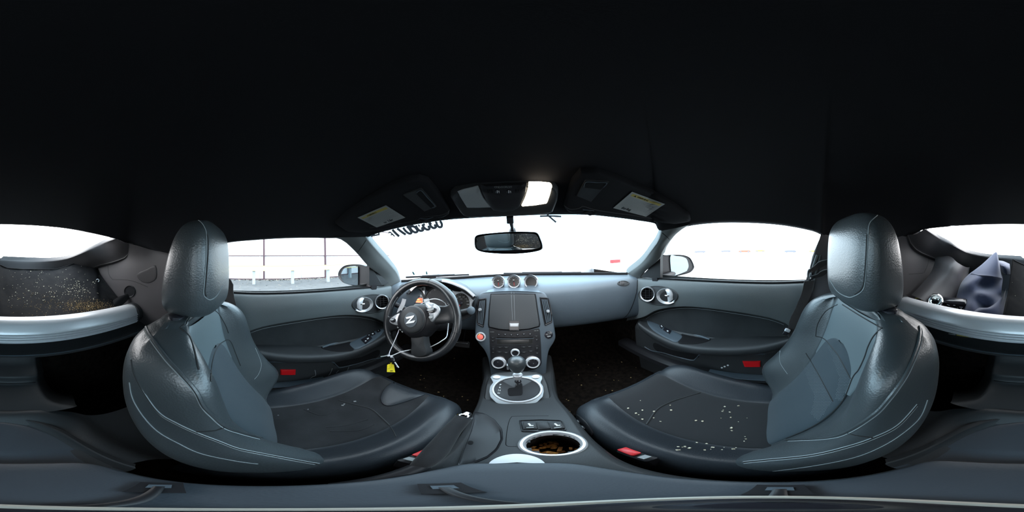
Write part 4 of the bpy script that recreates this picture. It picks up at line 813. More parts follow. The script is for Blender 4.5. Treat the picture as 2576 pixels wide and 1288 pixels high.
m = MB(); a_ = [c+Bt @ V((x, y, -.001)) for x, y in pts]; b_ = [c+Bt @ V((x, y, .0014)) for x, y in pts]; m.loft([a_, b_]); t_ = obj('tag_plate', m, M['tag'], kt, False)
m = MB(); m.tube([kc+Bt @ V((-.001, -.0155, 0)), c+Bt @ V((.0, .016, .003)), c+Bt @ V((-.002, .004, .004)), c+Bt @ V((-.009, -.004, .002))], .0022, 6); obj('tag_loop', m, M['tag'], kt)
m = MB(); m.box(c+Bt @ V((.002, -.015, .0014)), (.010, .003, .0012), Bt); obj('slot', m, M['black'], kt)
# pedal edge in the footwell
pd = thing('brake_pedal', 'dark pedal with a bright edge low in the driver footwell', 'pedal')
pc_ = oY(1163, 862, .98); m = MB(); m.box(pc_+V((0, .01, -.02)), (.10, .02, .05), rot(-30), .004); obj('pedal_pad', m, M['plastic'], pd)
m = MB(); m.tube([oY(1146, 857, .96), oY(1147, 861.5, .96), oY(1163, 863, .96), oY(1177, 864, .96), oY(1178, 859, .96)], .0018, 5); obj('edge_trim', m, M['silver'], pd)
m = MB(); m.tube([pc_+V((0, .02, 0)), pc_+V((0, .12, .12)), pc_+V((0, .20, .22))], .008, 8); obj('pedal_arm', m, M['plastic'], pd)
# ------------------------------------------------------------------ centre console
con = thing('centre_console', 'low black centre console between the seats with silver cup holder ring', 'console')
CS = [(-.32, -.09, .10, -.56), (-.1, -.088, .10, -.545), (.11, -.088, .103, -.523), (.21, -.092, .115, -.527), (.35, -.105, .128, -.546), (.48, -.116, .125, -.578), (.60, -.134, .140, -.606), (.72, -.150, .165, -.632), (.92, -.20, .195, -.66)]
rows = []
for y, a, b, z in CS:
    rows.append([V((x, y, zz)) for x, zz in ((a-.012, z-.30), (a-.004, z-.08), (a, z-.022), (a+.010, z-.004), (a+.03, z), ((a+b)/2, z+.002), (b-.03, z), (b-.010, z-.004), (b, z-.022), (b+.004, z-.08), (b+.012, z-.30))])
mb = MB(); mb.sheet(rows, 9, 18); bvK = mb.bvh()
# cut a round hole for the cup: faces under it are dropped and the cup lines the opening
cupc = oB(bvK, 1391, 1116); cr_ = .043
mb.f = [f for f in mb.f if not all(((V(mb.v[i])-cupc).xy.length < cr_*1.02) for i in f)]
cb = obj('console_body', mb, M['vinyl_dark'], con)
cupz = cupc.z
cu = MB(); cu.lathe([(cr_*1.17, -.004), (cr_*1.17, .003), (cr_*1.10, .0065), (cr_*1.0, .006), (cr_*.93, .0), (cr_*.90, -.012)], V((cupc.x, cupc.y, cupz+.001)), (0, 0, 1), 48, caps=False); ring_ = obj('cup_ring', cu, M['silver'], con, label='satin silver cup holder ring')
cu = MB(); cu.lathe([(cr_*.91, -.008), (cr_*.88, -.075), (0, -.077)], V((cupc.x, cupc.y, cupz)), (0, 0, 1), 40, caps=False); obj('cup_well', cu, M['carpet'], ring_, label='dark cup well')
random.seed(3); m = MB()
for i in range(34):
    a = random.uniform(0, 6.28); r = cr_*.8*math.sqrt(random.random()); m.box(V((cupc.x+r*math.cos(a), cupc.y+r*math.sin(a), cupz-.070+random.uniform(0, .012))), (random.uniform(.006, .018), random.uniform(.005, .012), random.uniform(.002, .006)), rot(random.uniform(-40, 40), random.uniform(-40, 40), random.uniform(0, 180)), .001)
solo('debris', m, M['orange'], 'orange brown leaf bits lying in the cup holder', 'debris', None, 'stuff')
# switch tray with two seat heater switches
zs = bvK
m = MB(); m.pad(bvK, [(1308, 1059), (1360, 1057), (1413, 1059), (1424, 1084), (1366, 1087), (1314, 1086)], [(1.04, 0), (1.02, .004), (.98, .0045), (.94, .001), (0, .001)], 40); tr = obj('switch_tray', m, M['plastic'], con, label='recessed switch tray')
for px, sc, pr in ((1333, 1, 1), (1367, .9, 0), (1400, 1, 1)):
    k = (px-1365)*.05; q = oB(bvK, px, 1073, .002)
    m = MB(); m.box(q+V((0, 0, .004)), (.026*sc, .030, .010), rot(6), .0025); o = obj('heater_switch' if pr else 'blank_switch', m, M['vinyl_dark'], tr)
    if pr:
        m = MB(); m.box(q+V((.0, .002, .0095)), (.004, .010, .0008), rot(6, 0, 20)); m.box(q+V((.003, -.003, .0095)), (.008, .003, .0008), rot(6)); obj('symbol', m, M['white_print'], o, False)
        m = MB(); m.box(q+V((0, -.011, .0095)), (.014, .0012, .0008), rot(6)); obj('symbol', m, M['white_print'], o, False)
m = MB(); m.line(bvK, [(1300, 1123), (1276, 1122), (1273, 1108), (1278, 1070), (1286, 1050), (1300, 1047), (1380, 1046)], .0008, 5, 4, .0); obj('seam', m, M['black'], cb)
# gear surround
gp0 = V((0, .52, -.575)); gn = V((0, -.245, .97)).normalized()
pG = lambda x, y, d=0: oP(x, y, gp0+gn*d, gn)
gc = pG(1299, 985); GB = basis(gn, (0, 1, 0)); 
def gpad(poly, hs, nm, mt, par, lab=None, n=60):
    P = resample([V((x, y, 0)) for x, y in poly], n, True); c = sum(P, V())/len(P); m = MB()
    rg = [[pG(c.x+(p.x-c.x)*k, c.y+(p.y-c.y)*k, h) for p in P] for k, h in hs]; m.grid(rg, cu=True); m.fan(rg[-1]); return obj(nm, m, mt, par, True, lab)
bez = gpad([(1217, 1000), (1222, 968), (1230, 948), (1245, 938), (1300, 934), (1350, 936), (1368, 944), (1378, 965), (1386, 1000), (1376, 1020), (1345, 1034), (1300, 1040), (1255, 1036), (1228, 1023)], [(1, -.02), (.99, .008), (.96, .012), (.8, .012), (0, .010)], 'gear_boot_bezel', M['vinyl_dark'], con)
plt = gpad([(1233, 949), (1237, 943), (1247, 941), (1258, 943), (1275, 945), (1300, 945), (1325, 944), (1343, 942), (1357, 941), (1364, 945), (1365, 952), (1360, 962), (1367, 972), (1368.5, 985), (1366, 998), (1352, 1012), (1330, 1021), (1300, 1025), (1270, 1022), (1247, 1013), (1233, 999), (1230, 985), (1232, 972), (1240, 962)], [(1.0, .006), (1.0, .022), (.985, .026), (.9, .027), (.5, .027), (0, .027)], 'gear_frame', M['gear_silver'], con, 'silver frame round the gear lever', 110)
gpad([(1301+57*math.cos(a), 979+29*math.sin(a)) for a in [2*math.pi*i/40 for i in range(40)]], [(1.02, .0275), (1.0, .0285), (.97, .0272), (0, .0272)], 'gear_plate', M['plastic'], plt)
m = MB(); m.tube([pG(1301+61*math.cos(a), 980+31.5*math.sin(a), .0285) for a in [2*math.pi*i/48 for i in range(48)]], .0040, 8, closed=True); obj('gear_ring', m, M['silver'], plt, label='bright ring round the gear plate')
gpad([(1297, 967), (1299, 964), (1312, 963), (1314, 967), (1315, 990), (1312, 994), (1295, 995), (1282, 996), (1278, 992), (1277, 980), (1281, 976), (1294, 975), (1297, 972)], [(1.0, .0276), (1.0, .0283), (.9, .0283), (0, .0283)], 'gear_slot', M['black'], plt, 'stepped gear slot', 50)
for i, t in enumerate('PRND'):
    m = text_mb(t, .011, GB, pG(1259-i*1.4, 968+i*7, .0290)); obj('lettering', m, M['white_print'], plt, False)
for x, y in ((1249, 949), (1348, 948)):
    m = MB(); m.lathe([(.012, .0), (.012, .003), (.009, .0045), (0, .005)], pG(x, y, .027), gn, 22, caps=False, sx=1.2, sy=.9); obj('stud', m, M['silver'], plt)
m = MB()
for x in (1296, 1306): m.box(pG(x, 1033, .014), (.004, .012, .0006), GB)
obj('mark', m, M['dim_print'], bez, False)
gl = thing('gear_lever', 'black leather gear knob on a metal collar rising from the console', 'gear lever')
b0 = pG(1303, 970, .024); k0 = oY(1302, 945, .535); k1_ = oY(1300, 918, .535); ax = (k1_-k0).normalized()
m = MB(); m.tube([b0, b0.lerp(k0, .5), k0], [.0075, .007, .008], 12); obj('shaft', m, M['chrome'], gl)
m = MB(); m.lathe([(.012, -.018), (.0145, -.012), (.0155, .0), (.017, .006), (.014, .010)], k0, ax, 24); obj('collar', m, M['silver'], gl, label='metal collar')
m = MB(); m.lathe([(.012, -.026), (.011, -.018)], k0-ax*.01, ax, 20); obj('sleeve', m, M['plastic_gloss'], gl)
m = MB(); m.lathe([(.015, -.032), (.021, -.022), (.0275, -.004), (.029, .012), (.0265, .027), (.020, .036), (.010, .041), (0, .0425)], k1_+ax*-.002, ax, 32, sy=1.05); kb = obj('knob', m, M['leather'], gl)
m = MB(); m.box(k1_+V((-.029, -.002, -.006)), (.008, .016, .028), bev=.003); obj('release_button', m, M['silver_paint'], gl, label='silver release button')
# hand brake and its recess on the driver side of the console
m = MB(); m.pad(bvK, [(1196, 1036), (1220, 1040), (1245, 1056), (1264, 1080), (1266, 1105), (1252, 1132), (1228, 1152), (1190, 1168), (1150, 1176), (1165, 1130), (1185, 1080)], [(1.0, .0004), (.97, .0035), (.93, .003), (.88, .0008), (0, .0008)], 44, smooth=False); obj('brake_recess', m, M['plastic'], con, label='worn black hand brake recess')
m = MB(); m.pad(bvK, ell(1184, 1114, 7, 5, 14), [(1, .002), (0, .0025)]); obj('recess_hole', m, M['black'], con)
hb_ = thing('hand_brake', 'black hand brake lever with a chrome button beside the driver seat', 'hand brake')
P_ = [oZ(1070, 1176, -.505), oZ(1090, 1158, -.492), oZ(1120, 1120, -.478), oZ(1145, 1085, -.466), oZ(1168, 1058, -.457), oZ(1174, 1051, -.455)]
P_ = [p+V((-.006, 0, 0)) for p in P_]
m = MB(); m.tube(cr(P_, 5), [.010+.0065*min(1, i/8) for i in range(26)], 16); obj('grip', m, M['suede'], hb_)
ax = (P_[-1]-P_[-2]).normalized(); m = MB(); m.lathe([(.0165, -.002), (.0175, .003), (.0165, .006), (.0095, .007), (.0095, .016), (.0075, .019), (0, .0195)], P_[-1], ax, 24); obj('button', m, M['chrome'], hb_, label='chrome release button')
m = MB(); m.tube([P_[0], P_[0]+V((.004, -.08, -.03))], .012, 10); obj('lever_root', m, M['plastic'], hb_)
# armrest lid above the console bin
arm = thing('armrest', 'dark padded console armrest lid under the camera, silver latch at its front', 'armrest')
out = [(-.050, .143), (-.02, .155), (.02, .156), (.055, .143), (.080, .10), (.092, .04), (.094, -.03), (.098, -.10), (.092, -.135), (.06, -.150), (.0, -.156), (-.05, -.150), (-.078, -.135), (-.086, -.10), (-.082, -.03), (-.080, .04), (-.070, .10)]
Po = cr([V((x, y, 0)) for x, y in out], 5, True); c = sum(Po, V())/len(Po)
mb = MB(); rg = [[V((c.x+(p.x-c.x)*k, c.y+(p.y-c.y)*k, -.5+h)) for p in Po] for k, h in ((.97, -.045), (1.0, -.035), (1.0, -.010), (.985, -.003), (.95, -.0005), (.8, .001), (.4, .002), (0.01, .002))]
mb.loft(rg, True); bvA2 = mb.bvh(); obj('pad', mb, M['vinyl_rest'], arm)
m = MB(); rg = [[V((c.x+(p.x-c.x)*k, c.y+(p.y-c.y)*k, -.5+h)) for p in Po] for k, h in ((1.03, -.06), (1.035, -.02), (1.02, -.014), (.98, -.014))]; m.grid(rg, cu=True); obj('bin_rim', m, M['vinyl_dark'], arm)
m = MB(); lt_ = [V((.001+.027*math.cos(a), .154+.036*math.sin(a), 0)) for a in [math.pi*i/20 for i in range(21)]]
rg = [[p+V((0, 0, z)) for p in lt_] for z in (-.53, -.514, -.511)]; rg.append([V((.001, .16, -.510))]*21); m.grid(rg); obj('latch', m, M['silver'], arm, label='half-moon silver latch')
# small camera tripod standing on the armrest
tp = thing('tripod', 'slim camera stand with three short feet on the armrest', 'tripod')
zt_ = -.497
for a in (-66.5, 42+180-360*0, 91):
    pass
for px, py in ((400, 1224), (1118, 1226), (1962, 1230)):
    q = oZ(px, py, zt_); d = V((q.x-CX, q.y, 0)); L_ = d.length; d.normalize(); B = Matrix((V((-d.y, d.x, 0)), d, V((0, 0, 1)))).transposed(); cxy = V((CX, 0, zt_))
    m = MB(); m.sheet([[cxy+B @ V((x, y, .004)) for x in (-.012, 0, .012)] for y in (L_-.02, L_-.008, L_+.008, L_+.012)], 2, 2, .005, (0, 0, -1)); o = obj('foot', m, M['plastic'], tp)
    m = MB(); m.box(cxy+B @ V((0, L_, .0046)), (.012, .010, .001), B); obj('foot_pad', m, M['vinyl'], o, False, 'grey foot pad')
    m = MB(); m.box(cxy+B @ V((0, .5*L_, .004)), (.006, L_, .004), B, .001); obj('leg', m, M['plastic'], tp)
m = MB(); m.lathe([(.026, 0), (.030, .004), (.030, .010), (.026, .012), (.022, .010)], V((CX, 0, zt_)), (0, 0, 1), 40, caps=False); obj('base_ring', m, M['beige'], tp, label='pale rubber base ring')
m = MB(); m.lathe([(.022, .010), (.016, .014), (.010, .03), (.009, .14), (.006, .15), (0, .151)], V((CX, 0, zt_)), (0, 0, 1), 28, caps=False); obj('post', m, M['plastic_gloss'], tp)
# seat belt buckles and seat switches
for s, px, py, lab in ((-1, 1058, 1144, 'red topped seat belt buckle beside the driver seat, half hidden by the hand brake'), (1, 1592, 1140, 'red topped seat belt buckle between console and passenger seat')):
    q = oZ(px, py, -.575); b = thing('seat_belt_buckle', lab, 'buckle', 'seat belt buckles')
    m = MB(); m.box(q+V((0, -.01, -.03)), (.022, .062, .055), rot(-12), .005); obj('buckle_body', m, M['plastic'], b)
    m = MB(); m.box(q+V((0, .008, .0)), (.017, .034, .012), rot(-12), .003); obj('release_button', m, M['buckle_red'], b, label='red release button')
    m = MB(); m.box(q+V((0, -.022, .001)), (.014, .012, .004), rot(-12)); obj('slot', m, M['dim_print'], b)
    m = MB(); m.tube([q+V((0, -.03, -.05)), q+V((.0, -.06, -.15)), q+V((.0, -.06, -.27))], .008, 8); obj('stem', m, M['plastic'], b)
# ------------------------------------------------------------------ seat seams, stitching, pads
def seams(bv, par, spec):
    for pts, kind in spec:
        if kind == 'twin':
            for dxy in (-2.4, 2.4):
                m = MB(); m.line(bv, [(x+dxy*.3, y+dxy) for x, y in pts], .0009, 6, 4, .0004)
                if m.v: obj('stitching', m, M['thread'], par)
            m = MB(); m.line(bv, pts, .0016, 6, 5, .0); obj('seam', m, M['seam'], par)
        elif kind == 'st':
            m = MB(); m.line(bv, pts, .0010, 6, 4, .0003); obj('stitching', m, M['thread'], par)
        elif kind == 'pipe':
            m = MB(); m.line(bv, pts, .0030, 6, 6, .0008); obj('piping', m, M['leather'], par)
            m = MB(); m.line(bv, [(x-3*(1 if pts[0][0] < 1288 else -1), y+2) for x, y in pts], .0013, 6, 4, .0); obj('seam', m, M['seam'], par)
            m = MB(); m.line(bv, [(x-6*(1 if pts[0][0] < 1288 else -1), y+4) for x, y in pts], .0009, 6, 4, .0004); obj('stitching', m, M['thread'], par)
        else:
            m = MB(); m.line(bv, pts, .0016, 6, 5, .0)
            if m.v: obj('seam', m, M['seam'], par)
_, bvB, bvCu, bvHd, backL_, cushL_, headL_, WL = seatL
seams(bvB, backL_, [
 ([(367, 816), (374, 838), (418, 899), (453, 937), (492, 982), (512, 1020), (536, 1046), (568, 1073), (610, 1088), (658, 1101)], 'pipe'),
 ([(330, 905), (339, 943), (368, 996), (403, 1041), (447, 1067), (492, 1088), (551, 1111), (595, 1128), (639, 1138), (760, 1161), (830, 1172)], 'twin'),
 ([(326, 962), (334, 1002), (360, 1046), (397, 1085), (447, 1114), (506, 1141), (595, 1160), (648, 1167)], 'st'),
 ([(568, 1073), (540, 1083), (495, 1086)], 's'), ([(453, 825), (475, 844), (487, 874), (493, 898), (500, 930)], 's'), ([(453, 825), (487, 798), (520, 774)], 's'),
 ([(521, 773), (546, 785), (566, 815), (575, 838)], 's'), ([(530, 960), (533, 915), (546, 874), (569, 856), (581, 860), (593, 889), (605, 920)], 's'), ([(642, 875), (657, 914), (651, 940), (640, 954)], 'st')])
seams(bvHd, headL_, [([(440, 577), (460, 559), (484, 552.5), (502, 556), (515, 574), (519, 594), (519, 638), (515, 697), (512, 738), (517, 748), (529, 754), (545, 744), (560, 719)], 'st'), ([(519, 585), (523, 600), (523, 640), (519, 697), (516, 735), (520, 745)], 's')])
seams(bvCu, cushL_, [([(853, 1007), (896, 1019), (933, 1029), (958, 1049), (983, 1074), (997, 1099)], 's')])
CI = BVHTree.FromPolygons([cushL_.matrix_world @ v.co for v in cushL_.children[0].data.vertices], [p.vertices[:] for p in cushL_.children[0].data.polygons])
for pts in ([(853, 1007), (896, 1019), (933, 1029), (958, 1049), (983, 1074), (997, 1099)],): 
    m = MB(); m.line(CI, pts, .0028, 6, 6, .0); obj('seam', m, M['seam'], cushL_)
m = MB(); m.pad(CI, [(993, 961), (974, 972), (962, 988), (957, 1004), (964, 1018), (983, 1022), (1020, 1012), (1050, 1001), (1070, 992), (1050, 984), (1025, 973)], [(1, -.001), (.97, .004), (.85, .0065), (.5, .008), (0, .008)], 4, smooth=True); obj('thigh_pad', m, M['leather_cushion'], cushL_, label='smooth leather thigh pad')
for pts in ([(765, 1030), (810, 1045), (850, 1030)], [(820, 1075), (870, 1070), (925, 1055)], [(830, 1085), (900, 1083), (940, 1068)]):
    m = MB(); m.line(CI, pts, .0035, 6, 6, -.0015); obj('crease', m, M['suede'], cushL_)
_, bvB, bvCu, bvHd, backR_, cushR_, headR_, WR = seatR
seams(bvB, backR_, [
 ([(2312, 822), (2314, 838), (2306, 876), (2276, 944), (2232, 1006), (2195, 1044), (2127, 1087), (2071, 1101), (1976, 1106)], 'pipe'),
 ([(2307, 1019), (2257, 1072), (2195, 1103), (2133, 1124), (2040, 1146), (1915, 1159), (1800, 1171)], 'twin'),
 ([(2333, 1006), (2312, 1053), (2257, 1100), (2195, 1134), (2133, 1155), (2040, 1173), (1934, 1187)], 'st'),
 ([(2127, 1087), (2150, 1095), (2195, 1101)], 's'), ([(2119, 766), (2165, 795), (2219, 826)], 's'), ([(2107, 766), (2077, 783), (2057, 815), (2052, 845)], 's'), ([(2216, 827), (2198, 845), (2184, 871), (2175, 898), (2160, 930), (2145, 950), (2117, 1012), (2058, 1065), (1978, 1103)], 's'),
 ([(2052, 846), (2074, 853), (2098, 880), (2112, 900), (2140, 953)], 's'), ([(2027, 888), (2052, 929), (2096, 1010)], 's'), ([(1980, 838), (1964, 876), (1962, 910), (1981, 941)], 'st')])
seams(bvHd, headR_, [([(2236, 545), (2213, 540), (2198, 550), (2187, 565), (2184, 594), (2181, 653), (2176, 712), (2169, 732), (2151, 744), (2133, 747), (2107, 733), (2088, 704)], 'st'), ([(2181, 590), (2178, 650), (2173, 708), (2165, 729), (2150, 740)], 's')])
CIR = BVHTree.FromPolygons([v.co for v in cushR_.children[0].data.vertices], [p.vertices[:] for p in cushR_.children[0].data.polygons])
m = MB(); m.line(CIR, [(1612, 1090), (1630, 1062), (1653, 1030), (1685, 1012), (1717, 1001), (1762, 988)], .0028, 6, 6, .0); obj('seam', m, M['seam'], cushR_)
m = MB(); random.seed(5)
def inpoly(x, y, P):
    c = False
    for (x1, y1), (x2, y2) in zip(P, P[1:]+P[:1]):
        if (y1 > y) != (y2 > y) and x < (x2-x1)*(y-y1)/(y2-y1)+x1: c = not c
    return c
ZA = [(2027, 892), (2052, 932), (2094, 1008), (2060, 1060), (2040, 1040), (2050, 1000), (2030, 950), (2016, 905)]; ZB = [(2078, 858), (2097, 884), (2112, 902), (2142, 952), (2118, 1008), (2100, 1005), (2112, 950), (2096, 905)]
for i in range(40):
    for j in range(60):
        x = 2010+i*3.6+(j % 2)*1.8; y = 855+j*3.6
        if inpoly(x, y, ZA) or inpoly(x, y, ZB):
            h = oB(bvB, x, y, .0002)
            if h: m.box(h, (.0010, .0010, .0008))
o = obj('perforations', m, M['thread'], backR_); o['kind'] = 'stuff'
# seat adjusters on the inner cushion corners
for poly, bv, par, sws in (([(1441, 1045), (1455, 1043), (1479, 1064), (1494, 1088), (1488, 1096), (1470, 1086), (1452, 1068)], bvCu, cushR_, [(1461, 1060), (1473, 1074)]), ([(1150, 1040), (1161, 1047), (1150, 1066), (1128, 1090), (1115, 1097), (1112, 1088), (1130, 1062)], seatL[2], cushL_, [(1140, 1062), (1130, 1074)])):
    m = MB(); m.pad(bv, poly, [(1, .0), (1.0, .004), (.95, .005), (0, .005)], 3, smooth=True); p_ = obj('adjuster_panel', m, M['plastic'], par, label='dark seat adjuster panel')
    for x, y in sws:
        h = oB(bv, x, y, .006)
        if h: m = MB(); m.box(h, (.012, .018, .010), rot(0, 20, 15), .002); obj('adjuster_switch', m, M['plastic_gloss'], p_)
    for x, y in ((poly[0][0]+6, poly[0][1]+6), (poly[4][0]-8, poly[4][1]-8)):
        h = oB(bv, x, y, .0056)
        if h: m = MB(); m.box(h, (.006, .004, .001), rot(0, 25, 20)); obj('symbol', m, M['dim_print'], p_, False)
# crumbs
def crumbs(name, pts, label, mt='crumb', sz=(.0015, .004)):
    m = MB()
    for bv, x, y in pts:
        h = oB(bv, x, y, .001)
        if h: s_ = random.uniform(*sz); m.box(h, (s_, s_*random.uniform(.5, 1.2), s_*.5), rot(random.uniform(-30, 30), random.uniform(-30, 30), random.uniform(0, 180)))
    solo(name, m, M[mt], label, 'crumbs', None, 'stuff', False)
random.seed(11)
P_ = [(CIR, 1835, 1037), (CIR, 1820, 1032), (CIR, 1768, 1060), (CIR, 1840, 1077), (CIR, 1599, 1039), (CIR, 1688, 1033), (CIR, 1662, 1061), (CIR, 1686, 1019), (CIR, 1735, 1110), (CIR, 1777, 1115), (CIR, 1858, 1022)]
P_ = [(b, x+random.uniform(-1, 1), y+random.uniform(-1, 1)) for b, x, y in P_ for _ in (0, 1)]
P_ += [(CIR, random.uniform(1580, 1885), random.uniform(1000, 1130)) for _ in range(22)]+[(bvCu, random.uniform(1690, 1860), 1128+random.gauss(0, 6)) for _ in range(14)]
P_ += [(bvB, 1905-(i/14)*22+random.uniform(-3, 3), 1025+i*6) for i in range(15)]
crumbs('crumbs', P_, 'pale crumbs scattered over the ribbed passenger cushion', 'crumb', (.0018, .0055))
fb = floor.data; FB = BVHTree.FromPolygons([v.co for v in fb.vertices], [p.vertices[:] for p in fb.polygons])
P_ = [(FB, 1582, 904), (FB, 1587, 950), (FB, 1600, 925), (FB, 1556, 957), (FB, 1430, 1008), (FB, 1432, 1036), (FB, 1425, 1005), (FB, 1612, 921)]+[(FB, random.uniform(1415, 1620), random.uniform(880, 1000)) for _ in range(14)]+[(FB, 1116, 997), (FB, 1163, 998), (FB, 1067, 952), (FB, 1150, 1004)]+[(FB, random.uniform(1040, 1190), random.uniform(900, 1010)) for _ in range(8)]
crumbs('crumbs', P_, 'tan crumbs and leaf bits on the dark footwell carpet', 'sand', (.003, .009))
h = oB(CI, 893, 1010, .002); m = MB()
for x, y, s_ in ((893, 1010, .008), (862, 1020, .007), (866, 1017, .006), (775, 1030, .004), (700, 1045, .004)):
    h = oB(CI, x, y, .001)
    if h: m.box(h, (s_, s_*.7, .001), rot(0, 0, random.uniform(0, 180)))
solo('dust', m, M['dim_print'], 'small grey dust flecks on the driver seat cushion', 'dust', None, 'stuff', False)

# ------------------------------------------------------------------ silver brace bar behind the seats
bar = thing('brace_bar', 'thick satin silver bar with grooved face running across behind the seats', 'brace bar')
pr = [(-.668, -.285), (-.664, -.258), (-.648, -.247), (-.62, -.244), (-.600, -.249), (-.586, -.262), (-.577, -.284)]
for i in range(4): z = -.289-i*.0115; pr += [(-.5735-.001*i, z), (-.5725-.001*i, z-.006), (-.582-.001*i, z-.0072), (-.582-.001*i, z-.0100)]
pr += [(-.580, -.338), (-.595, -.345), (-.64, -.340), (-.662, -.320)]
rings = []
for x in [-.618, -.61, -.55, -.40, -.2, 0, .2, .40, .55, .61, .618]:
    k = .93 if abs(x) > .612 else 1; bow = .012*(1-(x/.6)**2)
    rings.append([V((x+.0, -.62+(y+.62)*k+bow, -.295+(z+.295)*k)) for y, z in pr])
mb = MB(); mb.loft(rings); obj('bar', mb, M['bar_silver'], bar)
for s in (-1, 1):
    m = MB(); m.lathe([(.05, 0), (.060, .006), (.062, .03), (.056, .05), (.03, .055)], (s*.60, -.625, -.297), (s, -.12, 0), 28, sx=1, sy=.95); obj('end_socket', m, M['vinyl_dark'], bar, label='dark end socket')

# ------------------------------------------------------------------ things lying in the load bay
cols = [((2548, 654), -.93, (2523, 801)), ((2560, 660), -.98, (2548, 803)), ((2576, 667), -1.04, (2576, 804)), ((18, 675), -1.08, (18, 804)), ((59, 678), -1.12, (59, 804)), ((141, 678), -1.18, (141, 800)), ((192, 662), -1.16, (192, 794)), ((227, 653), -1.12, (230, 788)), ((240, 657), -1.08, (248, 785)), ((250, 690), -.98, (258, 783)), ((264, 712), -.90, (274, 779)), ((295, 750), -.78, (296, 775))]
rows = []
for (tx, ty), y, (bx, by) in cols:
    a = oY(tx, ty, y); b = oY(bx, by, -.668); rows.append([a+V((0, -.004, -.006)), a]+[a.lerp(b, t)+V((0, 0, -.03*math.sin(math.pi*t)+.007*math.sin(9*t+tx*.03))) for t in (.25, .5, .75)]+[b])
mb = MB(); mb.sheet(rows, 5, 4); fm_bv = mb.bvh(); mb2 = MB(); mb2.sheet(rows, 5, 4, .007)
fm = solo('floor_mat', mb2, M['dusty'], 'crumpled dark floor mat sprinkled with crumbs in the load bay', 'floor mat')
m = MB(); m.tube([r[1]+V((0, 0, .001)) for r in rows], .004, 6); m.tube(cr([rows[0][1], rows[0][2], rows[0][3], rows[0][4], rows[0][5]], 4), .004, 6); obj('binding', m, M['dusty'], fm)
q = oB(fm_bv, 251-6, 706, .002); 
if q: m = MB(); m.torus(q, (C0-q), .0095, .0025, 20, 6); obj('eyelet', m, M['silver'], fm, label='metal eyelet')
m = MB(); m.sheet([[oY(292, 776, -.665), oY(312, 764, -.66), oY(334, 741, -.66)], [oY(286, 766, -.68), oY(306, 748, -.68), oY(328, 735, -.68)], [oY(284, 756, -.71), oY(300, 746, -.71), oY(322, 738, -.70)]], 5, 4, .006); obj('turned_corner', m, M['dusty'], fm)
random.seed(21)
P_ = [(fm_bv, random.gauss(190, 22), random.gauss(728, 12)) for _ in range(90)]+[(fm_bv, random.gauss(120, 70), random.gauss(725, 32)) for _ in range(210)]
crumbs('crumbs', P_, 'pale crumbs spread over the floor mat in the load bay', 'crumb', (.0015, .0052))
P_ = [(fm_bv, random.gauss(225, 36), random.gauss(770, 8)) for _ in range(900)]+[(fm_bv, random.gauss(130, 60), random.gauss(765, 18)) for _ in range(250)]
crumbs('crumbs', P_, 'drift of fine tan crumbs along the lower edge of the floor mat', 'sand', (.0012, .0032))
# navy cloth
ja = thing('navy_cloth', 'crumpled navy blue cloth propped against the rear window edge', 'cloth')
def fold(rows, nm, th=.005):
    m = MB(); m.sheet([[oY(x, y, d) for x, y, d in r] for r in rows], 5, 5, th); return obj(nm, m, M['navy'], ja)
fold([[(2442, 686, -1.05), (2462, 672, -1.08), (2484, 656, -1.10), (2500, 636, -1.12)], [(2425, 702, -1.0), (2460, 694, -.93), (2490, 690, -.97), (2521, 690, -1.05)], [(2412, 722, -.95), (2442, 716, -.86), (2485, 722, -.93), (2520, 722, -.90)], [(2406, 745, -.90), (2440, 742, -.84), (2470, 740, -.79), (2518, 748, -.86)], [(2412, 768, -.84), (2445, 768, -.74), (2480, 770, -.80), (2516, 772, -.74)], [(2425, 786, -.72), (2450, 792, -.70), (2480, 796, -.69), (2523, 799, -.69)]], 'main_fold')
fold([[(2441, 687, -1.02), (2470, 665, -1.05), (2497, 640, -1.06), (2505, 634, -1.06), (2509, 637, -1.06)], [(2452, 690, -.97), (2480, 681, -.95), (2500, 668, -.96), (2510, 660, -.98), (2514, 662, -1.02)], [(2462, 692, -.93), (2490, 694, -.90), (2508, 697, -.91), (2517, 699, -.95), (2521, 701, -1.0)]], 'corner_flap', .007)
fold([[(2510, 655, -1.12), (2524, 657, -1.12), (2540, 664, -1.12)], [(2514, 668, -1.04), (2526, 670, -1.0), (2541, 676, -1.05)], [(2520, 685, -1.08), (2530, 690, -1.04), (2542, 690, -1.08)]], 'back_fold')
fold([[(2440, 782, -.75), (2460, 774, -.76), (2490, 772, -.73), (2522, 745, -.80), (2531, 725, -.90)], [(2446, 788, -.70), (2470, 779, -.69), (2495, 776, -.70), (2515, 768, -.74), (2527, 750, -.82)], [(2450, 796, -.685), (2480, 797, -.68), (2500, 798, -.68), (2518, 799, -.68), (2526, 798, -.69)]], 'lower_fold')
